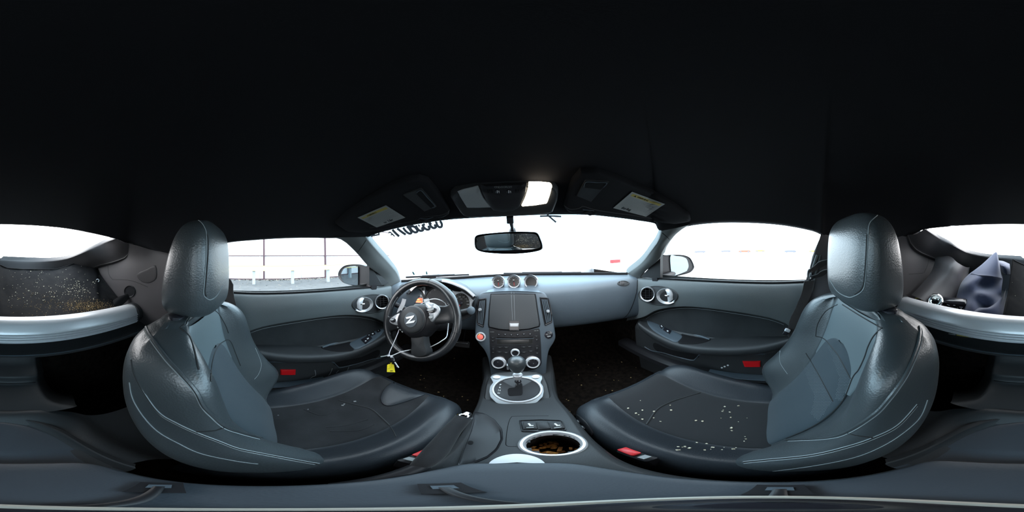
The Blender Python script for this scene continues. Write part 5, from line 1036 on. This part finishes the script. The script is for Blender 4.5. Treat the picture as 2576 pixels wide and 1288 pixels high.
# round chrome lamp, boxed gadget, label
lm = thing('round_lamp', 'round chrome rimmed lamp resting behind the silver bar', 'lamp')
c = oY(2353, 757, -.70); n = (C0-c).normalized()+V((0, 0, .35)); n.normalize()
m = MB(); m.lathe([(.038, -.03), (.041, -.004), (.040, .006), (.034, .010), (.029, .006), (.028, .0)], c, n, 36, caps=False); obj('rim', m, M['chrome'], lm); m = MB(); m.lathe([(.0285, .001), (.022, -.006), (.010, -.010), (0, -.010)], c, n, 30, caps=False); obj('reflector', m, M['chrome'], lm)
m = MB(); m.lathe([(.030, .002), (.018, .006), (0, .007)], c, n, 30, caps=False); obj('lens', m, M['glass'], lm)
m = MB(); m.tube(cr([oY(2362, 772, -.69), oY(2375, 777, -.69), oY(2388, 783, -.685)], 4), .0022, 6); obj('lead', m, M['lens'], lm)
bx = thing('gadget_box', 'small black box with white printing beside the navy cloth', 'box')
c = oY(2399, 767, -.78); B = rot(-20, 0, 14); m = MB(); m.box(c+V((0, 0, -.005)), (.14, .05, .085), B, .008); obj('case', m, M['plastic_gloss'], bx)
for x, z, w_, h_, a in ((-.045, .015, .018, .003, 0), (-.048, -.012, .008, .040, 8), (-.030, -.010, .004, .040, 8), (.010, -.012, .020, .004, 0), (.004, -.020, .012, .036, 12), (.030, -.008, .004, .04, 18), (.045, -.016, .006, .010, 0), (.050, .006, .005, .012, 30), (.055, -.03, .006, .01, 0), (.022, .022, .016, .003, -20), (-.01, .024, .010, .003, 0), (-.012, -.03, .008, .008, 0)):
    m = MB(); m.box(c+V((0, 0, -.005))+B @ V((x, .0256, z)), (w_, .001, h_), B @ rot(0, a, 0)); obj('print', m, M['white_print'], bx, False)
bqv = BVHTree.FromPolygons([v.co for v in bpy.data.objects['trim_6'].data.vertices], [p.vertices[:] for p in bpy.data.objects['trim_6'].data.polygons])
lp_ = oY(2311, 754, -.67); n = (C0-lp_).normalized(); B = basis(n)
m = MB(); m.box(lp_, (.034, .022, .002), B, .0006); o = solo('label_plate', m, M['yellow'], 'tiny yellow label on the dark trim beside the passenger headrest', 'label')
m = MB(); m.box(lp_+n*.0012, (.026, .012, .0006), B); obj('print', m, M['ink'], o, False)
cb_ = thing('carton', 'yellow and white carton tucked under the silver bar', 'carton')
a = oY(2398, 838, -.605); m = MB(); m.box(a+V((0, -.03, -.008)), (.17, .09, .03), rot(0, 6, 4), .002); obj('carton_body', m, M['plastic'], cb_)
for x, w_, mt in ((-.045, .05, 'yellow'), (-.078, .014, 'lens'), (.0, .03, 'lens'), (.05, .008, 'white_print'), (.064, .006, 'white_print'), (.075, .01, 'white_print')):
    m = MB(); m.box(a+V((0, -.03, -.008))+rot(0, 6, 4) @ V((x, .046, .004 if w_ > .02 else 0)), (w_, .002, .016), rot(0, 6, 4)); obj('print', m, M[mt], cb_, False)
m = MB(); P_ = [oY(x, y, -.60) for x, y in ((185, 847), (205, 843), (225, 840), (245, 837), (262, 833), (280, 828))]; m.tube(cr(P_, 4), [.003+.002*((i*7) % 3) for i in range(21)], 7); solo('foil_strip', m, M['lens'], 'crinkled pale strip hanging under the silver bar', 'strip')

# ------------------------------------------------------------------ roof fittings
def visor(poly, lab, px_label, stripe, cover, clip, ptsw, scr, flip, nm='sun_visor'):
    v = thing(nm, lab, 'sun visor'); m = MB(); m.pad(ceil_bv, poly, [(1.0, .001), (1.0, .010), (.985, .016), (.95, .019), (.8, .020), (.4, .020), (0, .020)], 90); obj('visor_panel', m, M['headliner'], v); bvV = m.bvh()
    m = MB(); m.line(bvV, ptsw, .0016, 6, 5, .0006); obj('edge_piping', m, M['vinyl_dark'], v)
    A, B_, C_, D_ = [V((*p, 0)) for p in px_label]
    Q = lambda u, w_: (A.lerp(B_, u)*(1-w_)+D_.lerp(C_, u)*w_)
    def quad(u0, u1, w0, w1, h, mt, par, name, lab=None):
        m = MB(); pl = []
        for (ua, wa), (ub, wb) in zip(((u0, w0), (u1, w0), (u1, w1), (u0, w1)), ((u1, w0), (u1, w1), (u0, w1), (u0, w0))): pl += [Q(lerp(ua, ub, t), lerp(wa, wb, t)) for t in (0, .25, .5, .75)]
        m.pad(bvV, [(p.x, p.y) for p in pl], [(1, h), (.9, h+.0001), (0, h+.0001)]); return obj(name, m, mt, par, False, lab)
    lb = quad(0, 1, 0, 1, .0022, M['label'], v, 'warning_label', 'pale warning label with a yellow band'); quad(.06, .94, .07, .20, .0027, M['yellow'], lb, 'yellow_band')
    for k in range(10):
        w0 = .27+k*.058; quad(.07, (.93, .80, .90, .86, .93, .72, .9, .84, .92, .6)[k], w0, w0+.012, .0027, M['dim_print'], lb, 'text_line')
    for nm_, t, u, w_, sz, mt in (('lettering', '▲ WARNING', .36, .135, .0085, 'ink'), ('handwriting', scr, .5 if not flip else .33, .86, .016, 'ink')):
        p = Q(u, w_); o = oB(bvV, p.x, p.y, .0032); ex_ = oB(bvV, *(Q(u+.1, w_).xy), .0032)-o; ex_.normalize(); dn = oB(bvV, *(Q(u, w_-.05).xy), .0032)-o
        nn = ex_.cross(dn).normalized(); ey_ = nn.cross(ex_); Bm = Matrix((ex_, ey_, nn)).transposed(); m = text_mb(t, sz, Bm, o); obj(nm_, m, M[mt], lb, False)
    m = MB(); m.pad(bvV, cover, [(1, 0), (.98, .0025), (0, .003)]); cv = obj('mirror_cover', m, M['vinyl_dark'], v, label='grey vanity mirror cover')
    c4 = [V((*p, 0)) for p in cover]; in_ = lambda u, w_: (lambda p: (p.x, p.y))(c4[0].lerp(c4[1], u)*(1-w_)+c4[3].lerp(c4[2], u)*w_)
    m = MB(); m.pad(bvV, [in_(.58, .10), in_(.90, .08), in_(.92, .92), in_(.60, .95)], [(1, .0032), (.95, .0036), (0, .0036)]); obj('cover_recess', m, M['black'], cv)
    m = MB(); m.line(bvV, [in_(.62, .10), in_(.92, .07), in_(.94, .5), in_(.95, .92), in_(.72, .95)], .0013, 5, 5, .004); obj('cover_rim', m, M['vinyl'], cv)
    m = MB(); m.pad(ceil_bv, clip, [(1.1, .001), (1.0, .020), (.9, .024), (0, .024)], 20); k_ = obj('visor_clip', m, M['plastic'], v)
    m = MB(); m.line(bvV, [clip[0], ((clip[0][0]+clip[2][0])/2, clip[0][1]+1.5), clip[2]], .0012, 5, 5, .006); obj('clip_edge', m, M['vinyl'], k_)
visor([(842, 556), (870, 530), (930, 488), (985, 457), (1025, 441), (1055, 437), (1078, 444), (1095, 464), (1115, 492), (1132, 519), (1131, 530), (1118, 538), (1100, 542), (1060, 552), (1010, 562), (950, 574), (910, 578), (870, 576)], 'black sun visor above the steering wheel, warning label and vanity mirror cover on it', [(899, 546), (971, 515), (1020, 546), (948, 571)], None, [(1014, 489), (1060, 472), (1099, 519), (1068, 531)], [(1058, 546), (1073, 539), (1090, 543), (1076, 549)], [(930, 573), (980, 566), (1020, 560), (1050, 553), (1060, 547), (1090, 543), (1108, 541), (1125, 534), (1131, 526)], 'w 16r', 0)
visor([(1460, 420), (1438, 445), (1424, 480), (1417, 508), (1422, 521), (1434, 526), (1455, 523), (1472, 521), (1500, 529), (1540, 535), (1600, 543), (1650, 551), (1700, 556), (1738, 550), (1735, 535), (1700, 510), (1640, 475), (1560, 440), (1500, 420)], 'black sun visor on the passenger side with a pale warning label', [(1590, 481), (1673, 512), (1625, 544), (1542, 522)], None, [(1450, 492), (1472, 452), (1533, 455), (1487, 507)], [(1466, 524), (1480, 518), (1494, 527), (1481, 530)], [(1418, 515), (1433, 526), (1455, 524), (1468, 519), (1490, 526), (1530, 533), (1590, 541), (1640, 549)], 'lo-kg', 1)
oc = thing('overhead_console', 'black overhead console above the windscreen with its right map light lit', 'overhead light')
m = MB(); m.pad(ceil_bv, [(1150, 469), (1201, 461), (1261, 458), (1332, 455), (1390, 458), (1399, 470), (1398, 492), (1385, 524), (1330, 530), (1261, 532), (1180, 535), (1166, 529), (1150, 505), (1137, 482)], [(1.04, .0), (1.03, .014), (1.0, .020), (.97, .021), (.93, .019), (.5, .020), (0, .021)], 80); obj('housing', m, M['vinyl_dark'], oc); bvO = m.bvh()
m = MB(); m.pad(bvO, [(1151, 482), (1165, 476), (1203, 468), (1209, 481), (1217, 497), (1238, 520), (1205, 521), (1175, 521), (1163, 502)], [(1, .0), (.98, .003), (.9, .004), (0, .0045)], 50); obj('map_lens', m, M['lens'], oc, label='unlit milky map light lens')
m = MB(); m.pad(bvO, [(1330, 458), (1358, 458), (1384, 460.5), (1389, 467), (1383, 490), (1376, 510), (1345, 515), (1311, 518), (1321, 497), (1328, 475)], [(1, .0), (.98, .003), (.9, .004), (0, .0045)], 50); obj('lit_map_lens', m, M['lamp'], oc, label='lit glowing map light lens')
m = MB(); m.pad(bvO, [(1206, 466), (1265, 463), (1327, 460), (1323, 485), (1314, 505), (1306, 520), (1290, 529), (1262, 531), (1240, 528), (1225, 507), (1214, 485)], [(1, .0), (.98, .004), (.92, .006), (.5, .009), (0, .010)], 50); cp_ = obj('switch_pod', m, M['plastic'], oc); bvP = m.bvh()
for x0 in (1226, 1231, 1236, 1296, 1300, 1304):
    m = MB(); m.pad(bvP, [(x0, 476), (x0+2.4, 476), (x0+3.4, 485), (x0+1, 485)], [(1, .0006), (0, .0008)]); obj('vent_slot', m, M['black'], cp_)
for t, x in (('ON', 1249, ), ('DOOR', 1265), ('OFF', 1282)):
    o_ = oB(bvP, x, 470.5, .0012); B = basis(C0-o_); m = text_mb(t, .0065, B, o_); obj('lettering', m, M['dim_print'], cp_, False)
for x in (1251, 1280):
    o_ = oB(bvP, x, 482, .001); m = MB(); m.box(o_, (.010, .012, .006), basis(C0-o_), .002); k_ = obj('light_switch', m, M['plastic_gloss'], cp_); m = MB(); m.box(o_+(C0-o_).normalized()*.0033, (.0016, .007, .0005), basis(C0-o_)); obj('mark', m, M['white_print'], k_, False)
# inside mirror
rm = thing('rear_view_mirror', 'wide inside rear view mirror hanging at the top of the windscreen', 'mirror')
mn = V((-.17, -.98, -.13)).normalized(); mc_ = oY(1279, 611, .55); pM = lambda x, y, d=0: oP(x, y, mc_, mn)+mn*d
po = [(1193, 605), (1196, 594), (1210, 589), (1250, 585), (1290, 582.5), (1335, 583), (1352, 586), (1360, 600), (1365.5, 618), (1361, 629), (1330, 636), (1285, 639), (1235, 637), (1206, 632), (1195, 623)]
Pm = cr([V((*p, 0)) for p in po], 4, True); cm = sum(Pm, V())/len(Pm)
ringM = lambda k, d: [pM(cm.x+(p.x-cm.x)*k, cm.y+(p.y-cm.y)*k, d) for p in Pm]
m = MB(); m.grid([ringM(k, d) for k, d in ((.965, .0005), (.985, .003), (1.0, -.002), (1.0, -.012), (.9, -.028), (.5, -.036), (.05, -.037))], cu=True); m.fan(ringM(.05, -.037)); obj('housing', m, M['plastic'], rm)
gp = cr([V((*p, 0)) for p in ((1199, 604), (1203, 596), (1250, 589), (1290, 587.5), (1335, 588), (1349, 591), (1356, 604), (1360, 618), (1350, 625), (1290, 629), (1240, 630), (1206, 628), (1199, 617))], 4, True)
m = MB(); m.fan([pM(p.x, p.y, .0012) for p in gp]); m.grid([[pM(p.x, p.y, .0012) for p in gp], [pM(p.x, p.y, -.001) for p in gp]], cu=True); obj('mirror_glass', m, M['mirror'], rm, False, 'reflecting glass')
m = MB(); tp_ = oB(ws_bv, 1283, 546, .004); m.tube([pM(1283, 600, -.03), pM(1283, 588, -.045), pM(1283, 578, -.05).lerp(tp_, .3), tp_], [.010, .007, .006, .009], 12); obj('stem', m, M['plastic_gloss'], rm)
m = MB(); m.lathe([(.012, -.008), (.013, 0), (.010, .010)], pM(1283, 581, -.046), (0, .2, 1), 16); obj('ball_joint', m, M['plastic'], rm); m = MB(); m.box(tp_+V((0, -.002, -.006)), (.022, .010, .03), rot(50), .003); obj('mount', m, M['plastic_gloss'], rm)
# door mirrors
for s, hp_, gp_, c0, lab in ((-1, [(851, 688), (857, 676), (868, 668), (883, 665), (905, 665), (920, 669), (928, 674), (928, 718), (912, 720), (898, 720), (878, 716), (863, 710), (853, 699)], [(860, 690), (864, 680), (871, 673.5), (891, 669), (900, 670.5), (902, 673), (902, 714), (900, 717), (885, 716), (870, 712.5), (862, 703)], (880, 692), 'dark door mirror outside the driver window reflecting the yellow rail'),
                        (1, [(1660, 644), (1675, 642), (1687, 641), (1714, 641), (1730, 645), (1739, 653), (1746, 670), (1742, 680), (1732, 687), (1710, 693), (1690, 697), (1662, 696)], [(1686, 643), (1700, 644), (1712, 645), (1721, 648), (1727, 653), (1731, 668), (1728, 678), (1723, 683), (1694, 693.5), (1689, 690), (1686, 670)], (1710, 668), 'dark door mirror outside the passenger window')):
    dm = thing('door_mirror', lab, 'mirror'); c = oX(*c0, s*.86); n = V((.10, -1, .0)).normalized() if s < 0 else V((-.45, -.89, -.04)).normalized()
    PP = lambda x, y, d=0: oP(x, y, c, n)+n*d
    Q_ = cr([V((*p, 0)) for p in hp_], 4, True); cq = sum(Q_, V())/len(Q_); rg = lambda k, d: [PP(cq.x+(p.x-cq.x)*k, cq.y+(p.y-cq.y)*k, d) for p in Q_]
    m = MB(); m.grid([rg(k, d) for k, d in ((.93, -.004), (.97, .004), (1.0, .002), (1.0, -.02), (.92, -.06), (.7, -.09), (.3, -.105), (.02, -.107))], cu=True); m.fan(rg(.93, -.004)); obj('housing', m, M['plastic'], dm)
    G_ = cr([V((*p, 0)) for p in gp_], 4, True); m = MB(); m.fan([PP(p.x, p.y, .0055) for p in G_]); m.grid([[PP(p.x, p.y, .0055) for p in G_], [PP(p.x, p.y, .001) for p in G_]], cu=True); obj('mirror_glass', m, M['door_mirror'], dm, False, 'reflecting glass')
    m = MB(); m.tube([c+V((-s*.02, .03, -.045)), c+V((-s*.10, .03, -.055)), c+V((-s*.20, .03, -.06))], [.02, .018, .02], 10); obj('mirror_arm', m, M['plastic'], dm)
    tri = [(929, 664), (941, 676), (978, 712), (962, 718), (929, 719)] if s < 0 else [(1661, 642), (1650, 655), (1612, 697), (1640, 700), (1661, 699)]
    m = MB(); a = [oX(x, y, s*(.635 if i == 0 else .66)) for i, (x, y) in enumerate(tri)]; b = [p+V((s*.02, 0, 0)) for p in a]; m.loft([a, b]); 
    struct('trim_10' if s < 0 else 'trim_11', m, M['vinyl_dark'], 'dark triangular mirror panel at the front corner of the ' + ('driver' if s < 0 else 'passenger') + ' window', 'mirror panel', False)
# ------------------------------------------------------------------ seat belts
sb = thing('seat_belt', 'dark seat belt webbing looped from the pillar behind the passenger headrest', 'seat belt')
g = oX(2037, 684, .605); far = V((.50, -.34, -.02)); 
m = MB(); m.ribbon(cr([g, oX(2060, 668, .60), oX(2085, 658, .57), far], 4), .034, .003, (.5, -.1, .8)); obj('webbing', m, M['belt'], sb)
m = MB(); m.ribbon(cr([oX(2040, 698, .605), oX(2062, 692, .59), oX(2090, 680, .56), far+V((0, 0, -.05))], 4), .030, .003, (.4, -.1, .8)); obj('webbing', m, M['belt'], sb)
m = MB(); m.torus(oX(2037, 691, .606), (C0-g), .014, .004, 18, 6, sx=.5, sy=1.4); obj('belt_guide', m, M['plastic_gloss'], sb, label='black belt guide loop')
m = MB(); m.ribbon(cr([oX(2036, 706, .61), oX(2028, 740, .64), oX(2012, 780, .645), oX(1995, 830, .64), V((.64, -.10, -.60))], 4), .04, .003, (1, .1, 0)); obj('webbing', m, M['belt'], sb)
q = oX(1981, 831, .625); m = MB(); m.box(q, (.010, .022, .016), rot(30), .003); obj('belt_tongue', m, M['silver'], sb, label='metal belt tongue'); m = MB(); m.box(q+V((0, .008, -.012)), (.012, .02, .018), rot(30), .003); obj('tongue_grip', m, M['plastic_gloss'], sb)
sb = thing('seat_belt', 'dark seat belt webbing behind the driver headrest beside the side window', 'seat belt')
m = MB(); m.ribbon(cr([V((-.60, -.24, .0)), V((-.62, -.19, -.07)), oX(572, 712, -.62), oX(577, 745, -.635), V((-.635, -.08, -.35)), V((-.63, -.06, -.62))], 4), .042, .003, (1, -.3, 0)); obj('webbing', m, M['belt'], sb)
m = MB(); m.torus(V((-.615, -.20, -.06)), (1, -.5, 0), .016, .004, 18, 6, sy=.6); obj('belt_guide', m, M['plastic_gloss'], sb)

# ------------------------------------------------------------------ marks on the windscreen
wg = thing('painted_number', 'grey marker numbers written across the upper driver side of the windscreen', 'lettering')
def glass_stroke(pts, w_, par, nm):
    P = cr([V((x, y, 0)) for x, y in pts], 5) if len(pts) > 2 else [V((*pts[0], 0)).lerp(V((*pts[1], 0)), i/5) for i in range(6)]
    L_ = []; R_ = []; hw_ = w_/2/.0019          # half width of the brush in sight-line units, laid down on the raked glass
    for i, p in enumerate(P):
        t = (P[min(i+1, len(P)-1)]-P[max(i-1, 0)]); t = t.normalized() if t.length > 1e-6 else V((1, 0, 0)); q_ = V((-t.y, t.x, 0))*hw_
        a_ = oB(ws_bv, p.x+q_.x, p.y+q_.y, .0006); b_ = oB(ws_bv, p.x-q_.x, p.y-q_.y, .0006)
        if a_ is not None and b_ is not None: L_.append(a_); R_.append(b_)
    if len(L_) < 2: return
    dn = V((0, .0002, .0004)); m = MB(); m.loft([[x, y, y+dn, x+dn] for x, y in zip(L_, R_)]); obj(nm, m, M['paintpen'], par, False)
G = lambda *P: [(910+x/10.73, 530+y/10.73) for x, y in P]
for pts in (G((2070, 262), (2010, 285), (2040, 390), (2090, 438), (2150, 432), (2163, 370), (2125, 290), (2070, 262)),
            G((1815, 285), (1840, 370), (1890, 440), (1950, 468), (2003, 440), (1990, 402), (1945, 388)), G((1850, 348), (1884, 330)),
            G((1640, 358), (1660, 420), (1710, 480), (1770, 508), (1826, 490), (1818, 442), (1775, 422)), G((1670, 378), (1704, 360)),
            G((1458, 395), (1490, 460), (1540, 520), (1600, 543), (1656, 520), (1648, 482), (1600, 466)), G((1526, 408), (1562, 390)),
            G((1310, 430), (1330, 500), (1390, 560), (1450, 582), (1502, 560), (1490, 510), (1430, 440), (1360, 418), (1310, 430)), G((1310, 430), (1270, 400), (1300, 372)),
            G((1118, 452), (1170, 530), (1240, 592), (1300, 616), (1342, 590), (1312, 530), (1260, 460), (1215, 420)), G((955, 476), (1080, 572), (1190, 645)),
            G((826, 512), (920, 610), (1012, 694)), G((826, 512), (885, 498))): glass_stroke(pts, .0118, wg, 'digit')
for pts in (G((720, 603), (770, 582), (890, 694)), G((780, 655), (832, 633))): glass_stroke(pts, .0062, wg, 'letter')
wm = thing('paint_stroke', 'grey scrawled marker stroke at the top centre of the windscreen', 'lettering')
for pts in ([(1358, 543.5), (1385, 543), (1412, 544.5)], [(1377, 540), (1386, 548), (1399, 559)], [(1378, 539), (1377, 545)]):
    glass_stroke(pts, .0085, wm, 'stroke')
st = thing('sticker', 'small white sticker with teal ends at the foot of the windscreen', 'sticker')
m = MB(); m.pad(ws_bv, [(1038, 683), (1073, 682), (1075, 689), (1041, 690)], [(1, .001), (1, .002), (0, .002)]); obj('sheet', m, M['paper'], st, False)
for q_ in ([(1036, 683), (1040, 683), (1044, 690), (1040, 691)], [(1071, 682), (1074, 682), (1076, 690), (1072, 690)]): m = MB(); m.pad(ws_bv, q_, [(1, .0025), (0, .003)]); obj('edge_print', m, M['teal'], st, False)
st = thing('sticker', 'grey bracket shaped sticker at the top corner of the windscreen', 'sticker')
for pts in ([(933, 593.5), (944, 591.5), (955, 589.5)], [(952, 585), (954, 589)], [(934, 590), (943, 588), (951, 586)]): glass_stroke(pts, .0075, st, 'stroke')
for i, (a, b) in enumerate((((1010, 700), (1180, 693)), ((1262, 690), (1470, 688)))):
    wi = thing('wiper', ('long wiper blade resting at the foot of the windscreen ahead of the ' + ('steering wheel', 'gauge pods')[i]), 'wiper')
    m = MB(); P_ = [cowl(lerp(a[0], b[0], t), lerp(a[1], b[1], t))+V((0, .03, .003)) for t in (.02, .25, .5, .75, .98)]; m.tube(P_, .006, 6); obj('blade', m, M['black'], wi); m = MB(); m.tube([p+V((0, .015, .004)) for p in P_[1:4]], .005, 6); obj('arm', m, M['plastic_gloss'], wi)

# ------------------------------------------------------------------ outside
gz = -1.06
m = MB(); m.sheet([[V((x, y, gz)) for y in (-40, -10, 0, 3, 6.6)] for x in (-30, -9, -1.4)], 2, 2); g1 = struct('ground', m, M['asphalt'], 'grey asphalt strip with leaf litter between the car and the fence', 'ground')
LOT = mat('glare_pale_lot', (.52, .53, .52), .85, bump=(12, .3, .01), var=(.5, (.60, .61, .60)))  # overexposed brightness of the open lot put into a pale ground colour
m = MB(); m.sheet([[V((x, y, gz)) for y in (6.6, 30, 70)] for x in (-60, -20, -1.4)], 2, 2); struct('ground_ahead', m, LOT, 'open ground ahead of the car, glare put into its pale colour', 'ground')
m = MB(); m.sheet([[V((x, y, gz)) for y in (-70, -20, 0, 20, 70)] for x in (-1.4, 5, 30, 80)], 2, 2); struct('ground_lot', m, LOT, 'open lot beyond the passenger window, glare put into its pale colour', 'ground')
fe = thing('fence', 'pale sheet fence with maroon posts and rails beyond the driver window', 'fence')
X = -9.9
for i in range(9):
    y0 = -13+i*2.6; m = MB(); rows = [[V((X-.06-.02*((k % 2)), y0+2.56*k/16, z)) for k in range(17)] for z in (gz+.02, .5, 3.2)]; m.grid(rows); m.grid([[p+V((-.03, 0, 0)) for p in r] for r in rows]); obj('panel', m, M['wall'], fe)
yA, yB = oX(664, 650, X).y, oX(818, 650, X).y; dy_ = yB-yA
for k in range(-3, 3):
    y = yA+dy_*k; m = MB(); m.box((X+.02, y, gz+1.9), (.08, .10, 3.8)); obj('post', m, M['maroon'], fe, False)
for z, t_ in ((oX(640, 643.5, X).z, .05), (oX(700, 702, X).z, .07), (2.4, .06)):
    m = MB(); m.box((X+.01, -1.5, z), (.05, 23, t_)); obj('rail', m, M['maroon'], fe, False)
gr = thing('guard_rail', 'yellow guard rail on pale posts in front of the pale fence', 'guard rail')
X2 = -7.7; zt2, zb2 = oX(720, 668.5, X2).z, oX(720, 681, X2).z
PR = [(0, zt2), (.05, zt2-.02), (.05, zt2-.08), (-.02, (zt2+zb2)/2), (.05, zb2+.08), (.05, zb2+.02), (0, zb2)]
m = MB(); m.sheet([[V((X2+a, y, z)) for a, z in PR] for y in (-13, -6, 0, 4, 6.5)], 3, 2, .012, (-1, 0, 0)); obj('beam', m, M['railglare'], gr)  # beam coloured pale for the glare that washes out its yellow
for z_ in (zt2-.012, zb2+.012): m = MB(); m.box((X2+.058, -3.5, z_), (.03, 18, .035 if z_ > -.3 else .02)); obj('edge_stripe', m, M['rail'], gr, False, 'edge of the beam left yellow')
yP = oX(737, 700, X2).y; yQ = oX(827, 700, X2).y
for k in range(-5, 3):
    m = MB(); m.box((X2-.10, yP+(yQ-yP)*k, gz+.38), (.16, .14, .86), bev=.01); obj('post', m, M['galv'], gr)
random.seed(8); m = MB()
for i in range(700):
    x = -2.2-7.4*random.random()**.8; y = random.uniform(-9, 8); s_ = random.uniform(.02, .07); a = random.uniform(0, 6.28); c = V((x, y, gz+.006)); u = V((math.cos(a), math.sin(a), random.uniform(-.2, .2)))*s_; w_ = V((-math.sin(a), math.cos(a), random.uniform(-.1, .3)))*s_*.5
    b = len(m.v); m.v += [tuple(c-u), tuple(c+w_), tuple(c+u), tuple(c-w_)]; m.f.append((b, b+1, b+2, b+3))
for i in range(350):
    x = -9.7+abs(random.gauss(0, .25)); y = random.gauss(2.0, 2.2); s_ = random.uniform(.03, .08); a = random.uniform(0, 6.28); c = V((x, y, gz+.02)); u = V((math.cos(a), math.sin(a), .1))*s_; w_ = V((-math.sin(a), math.cos(a), .5))*s_*.6
    b = len(m.v); m.v += [tuple(c-u), tuple(c+w_), tuple(c+u), tuple(c-w_)]; m.f.append((b, b+1, b+2, b+3))
solo('leaf_litter', m, M['leafm'], 'dry leaves scattered over the asphalt by the fence', 'leaves', None, 'stuff', False)
def parked(px, dist, mt, lab):
    d = D(px, 640); f = V((d.x, d.y, 0)).normalized(); c = f*dist; c.z = gz; ax_ = V((-f.y, f.x, 0)); B = Matrix((ax_, f, V((0, 0, 1)))).transposed(); W_ = lambda x, y, z: c+B @ V((x, y, z))
    r = thing('car', lab, 'car', 'cars parked far across the lot')
    m = MB(); prf = [(-2.1, .45, .62), (-2.05, .85, .55), (-1.2, .95, .5), (1.1, .92, .5), (2.0, .78, .55), (2.1, .42, .62)]
    m.loft([[W_(x, y, z) for y, z in ((-.8, .22), (-.86, zt*.6), (-.8, zt), (.8, zt), (.86, zt*.6), (.8, .22))] for x, zt, _ in prf]); obj('body', m, M[mt], r)
    m = MB(); m.loft([[W_(x, y, .9), W_(x, -y, .9), W_(x2, -y*.82, 1.38), W_(x2, y*.82, 1.38)] for x, x2, y in ((-1.6, -1.0, .74), (-.9, -.8, .76), (.5, .3, .76), (1.1, .5, .74))]); obj('cabin_glass', m, M['glass_car'] if 'glass_car' in M else M['lens'], r)  # windows coloured pale for the sky glare they would reflect
    for x in (-1.35, 1.35):
        for y in (-.82, .82): m = MB(); m.lathe([(.2, -.09), (.31, -.09), (.32, 0), (.31, .09), (.2, .09)], W_(x, y, .32), f, 16); obj('wheel', m, M['cargrey'], r)
for px, dist, mt, lab in ((1761, 62, 'cargrey', 'first grey car from the door mirror, far across the lot'), (1826, 70, 'cargrey', 'second grey car from the door mirror, far across the lot'), (1873, 58, 'carred', 'tiny red car parked far across the lot'), (1912, 74, 'carorange', 'tiny orange car parked far across the lot beside the red one'), (1988, 60, 'cargrey', 'grey car parked far across the lot short of the passenger headrest end'), (2048, 66, 'carorange', 'orange car parked far across the lot nearest the passenger headrest')): parked(px, dist, mt, lab)
q = oY(1548, 662, 13.5); m = MB(); m.box((q.x, q.y, gz+.16), (1.15, .36, .36), rot(0, 0, 10), .04); o = solo('kerb_block', m, M['red'], 'red painted block on the white lot seen through the windscreen', 'block')
m = MB(); m.box((q.x, q.y, gz+.35), (.8, .26, .03), rot(0, 0, 10), .01); obj('cap', m, M['body'], o)

# seams on the rear side trims
for nm, pts in (('trim_6', [(2286, 690), (2305, 688.5), (2322, 687)]), ('trim_6', [(2337, 648), (2333, 668), (2324, 687)]), ('trim_5', [(283, 703), (330, 706), (372, 722)]), ('trim_5', [(271, 664), (274, 690), (283, 703)])):
    o = bpy.data.objects[nm]; bv_ = BVHTree.FromPolygons([v.co for v in o.data.vertices], [p.vertices[:] for p in o.data.polygons]); m = MB(); m.line(bv_, pts, .0011, 5, 4, .0)
    if m.v: obj('seam', m, M['black'], o)

bv_ = BVHTree.FromPolygons([v.co for v in bpy.data.objects['trim_5'].data.vertices], [p.vertices[:] for p in bpy.data.objects['trim_5'].data.polygons])
m = MB(); m.pad(bv_, ell(327, 733, 13, 14, 20), [(1.12, 0), (1.05, .005), (.95, .004), (.88, .001), (0, .001)]); o = obj('belt_slot', m, M['plastic'], bpy.data.objects['trim_5'], label='oval dark slot')
m = MB(); m.pad(bv_, [(345, 690), (372, 676), (392, 668), (394, 700), (375, 712), (355, 708)], [(1, 0), (.97, .002), (.9, .003), (0, .003)], 3, smooth=True); obj('side_inset', m, M['hatch_trim'], bpy.data.objects['trim_5'])
# ------------------------------------------------------------------ set everything down on its base and lift the car to its height
bpy.context.view_layer.update()
def kids(o): return list(o.children)
def leaves(o):
    out = [o] if o.type == 'MESH' else []
    for c_ in o.children: out += leaves(c_)
    return out
for o in [o for o in S.objects if o.parent is None and o.type in ('MESH', 'EMPTY') and not o.get('placed')]:
    L = leaves(o); lo_ = V((1e9,)*3); hi_ = V((-1e9,)*3)
    for l in L:
        for b in l.bound_box:
            p = l.matrix_world @ V(b)
            for i in range(3): lo_[i] = min(lo_[i], p[i]); hi_[i] = max(hi_[i], p[i])
    if lo_.x > 1e8: continue
    B = V(((lo_.x+hi_.x)/2, (lo_.y+hi_.y)/2, lo_.z))
    if o.type == 'EMPTY':
        for c_ in o.children: c_.location = c_.location-B
    else:
        o.data.transform(Matrix.Translation(-B))
        for c_ in o.children: c_.location = c_.location-B
    o.location = o.location+B+V((0, 0, H))
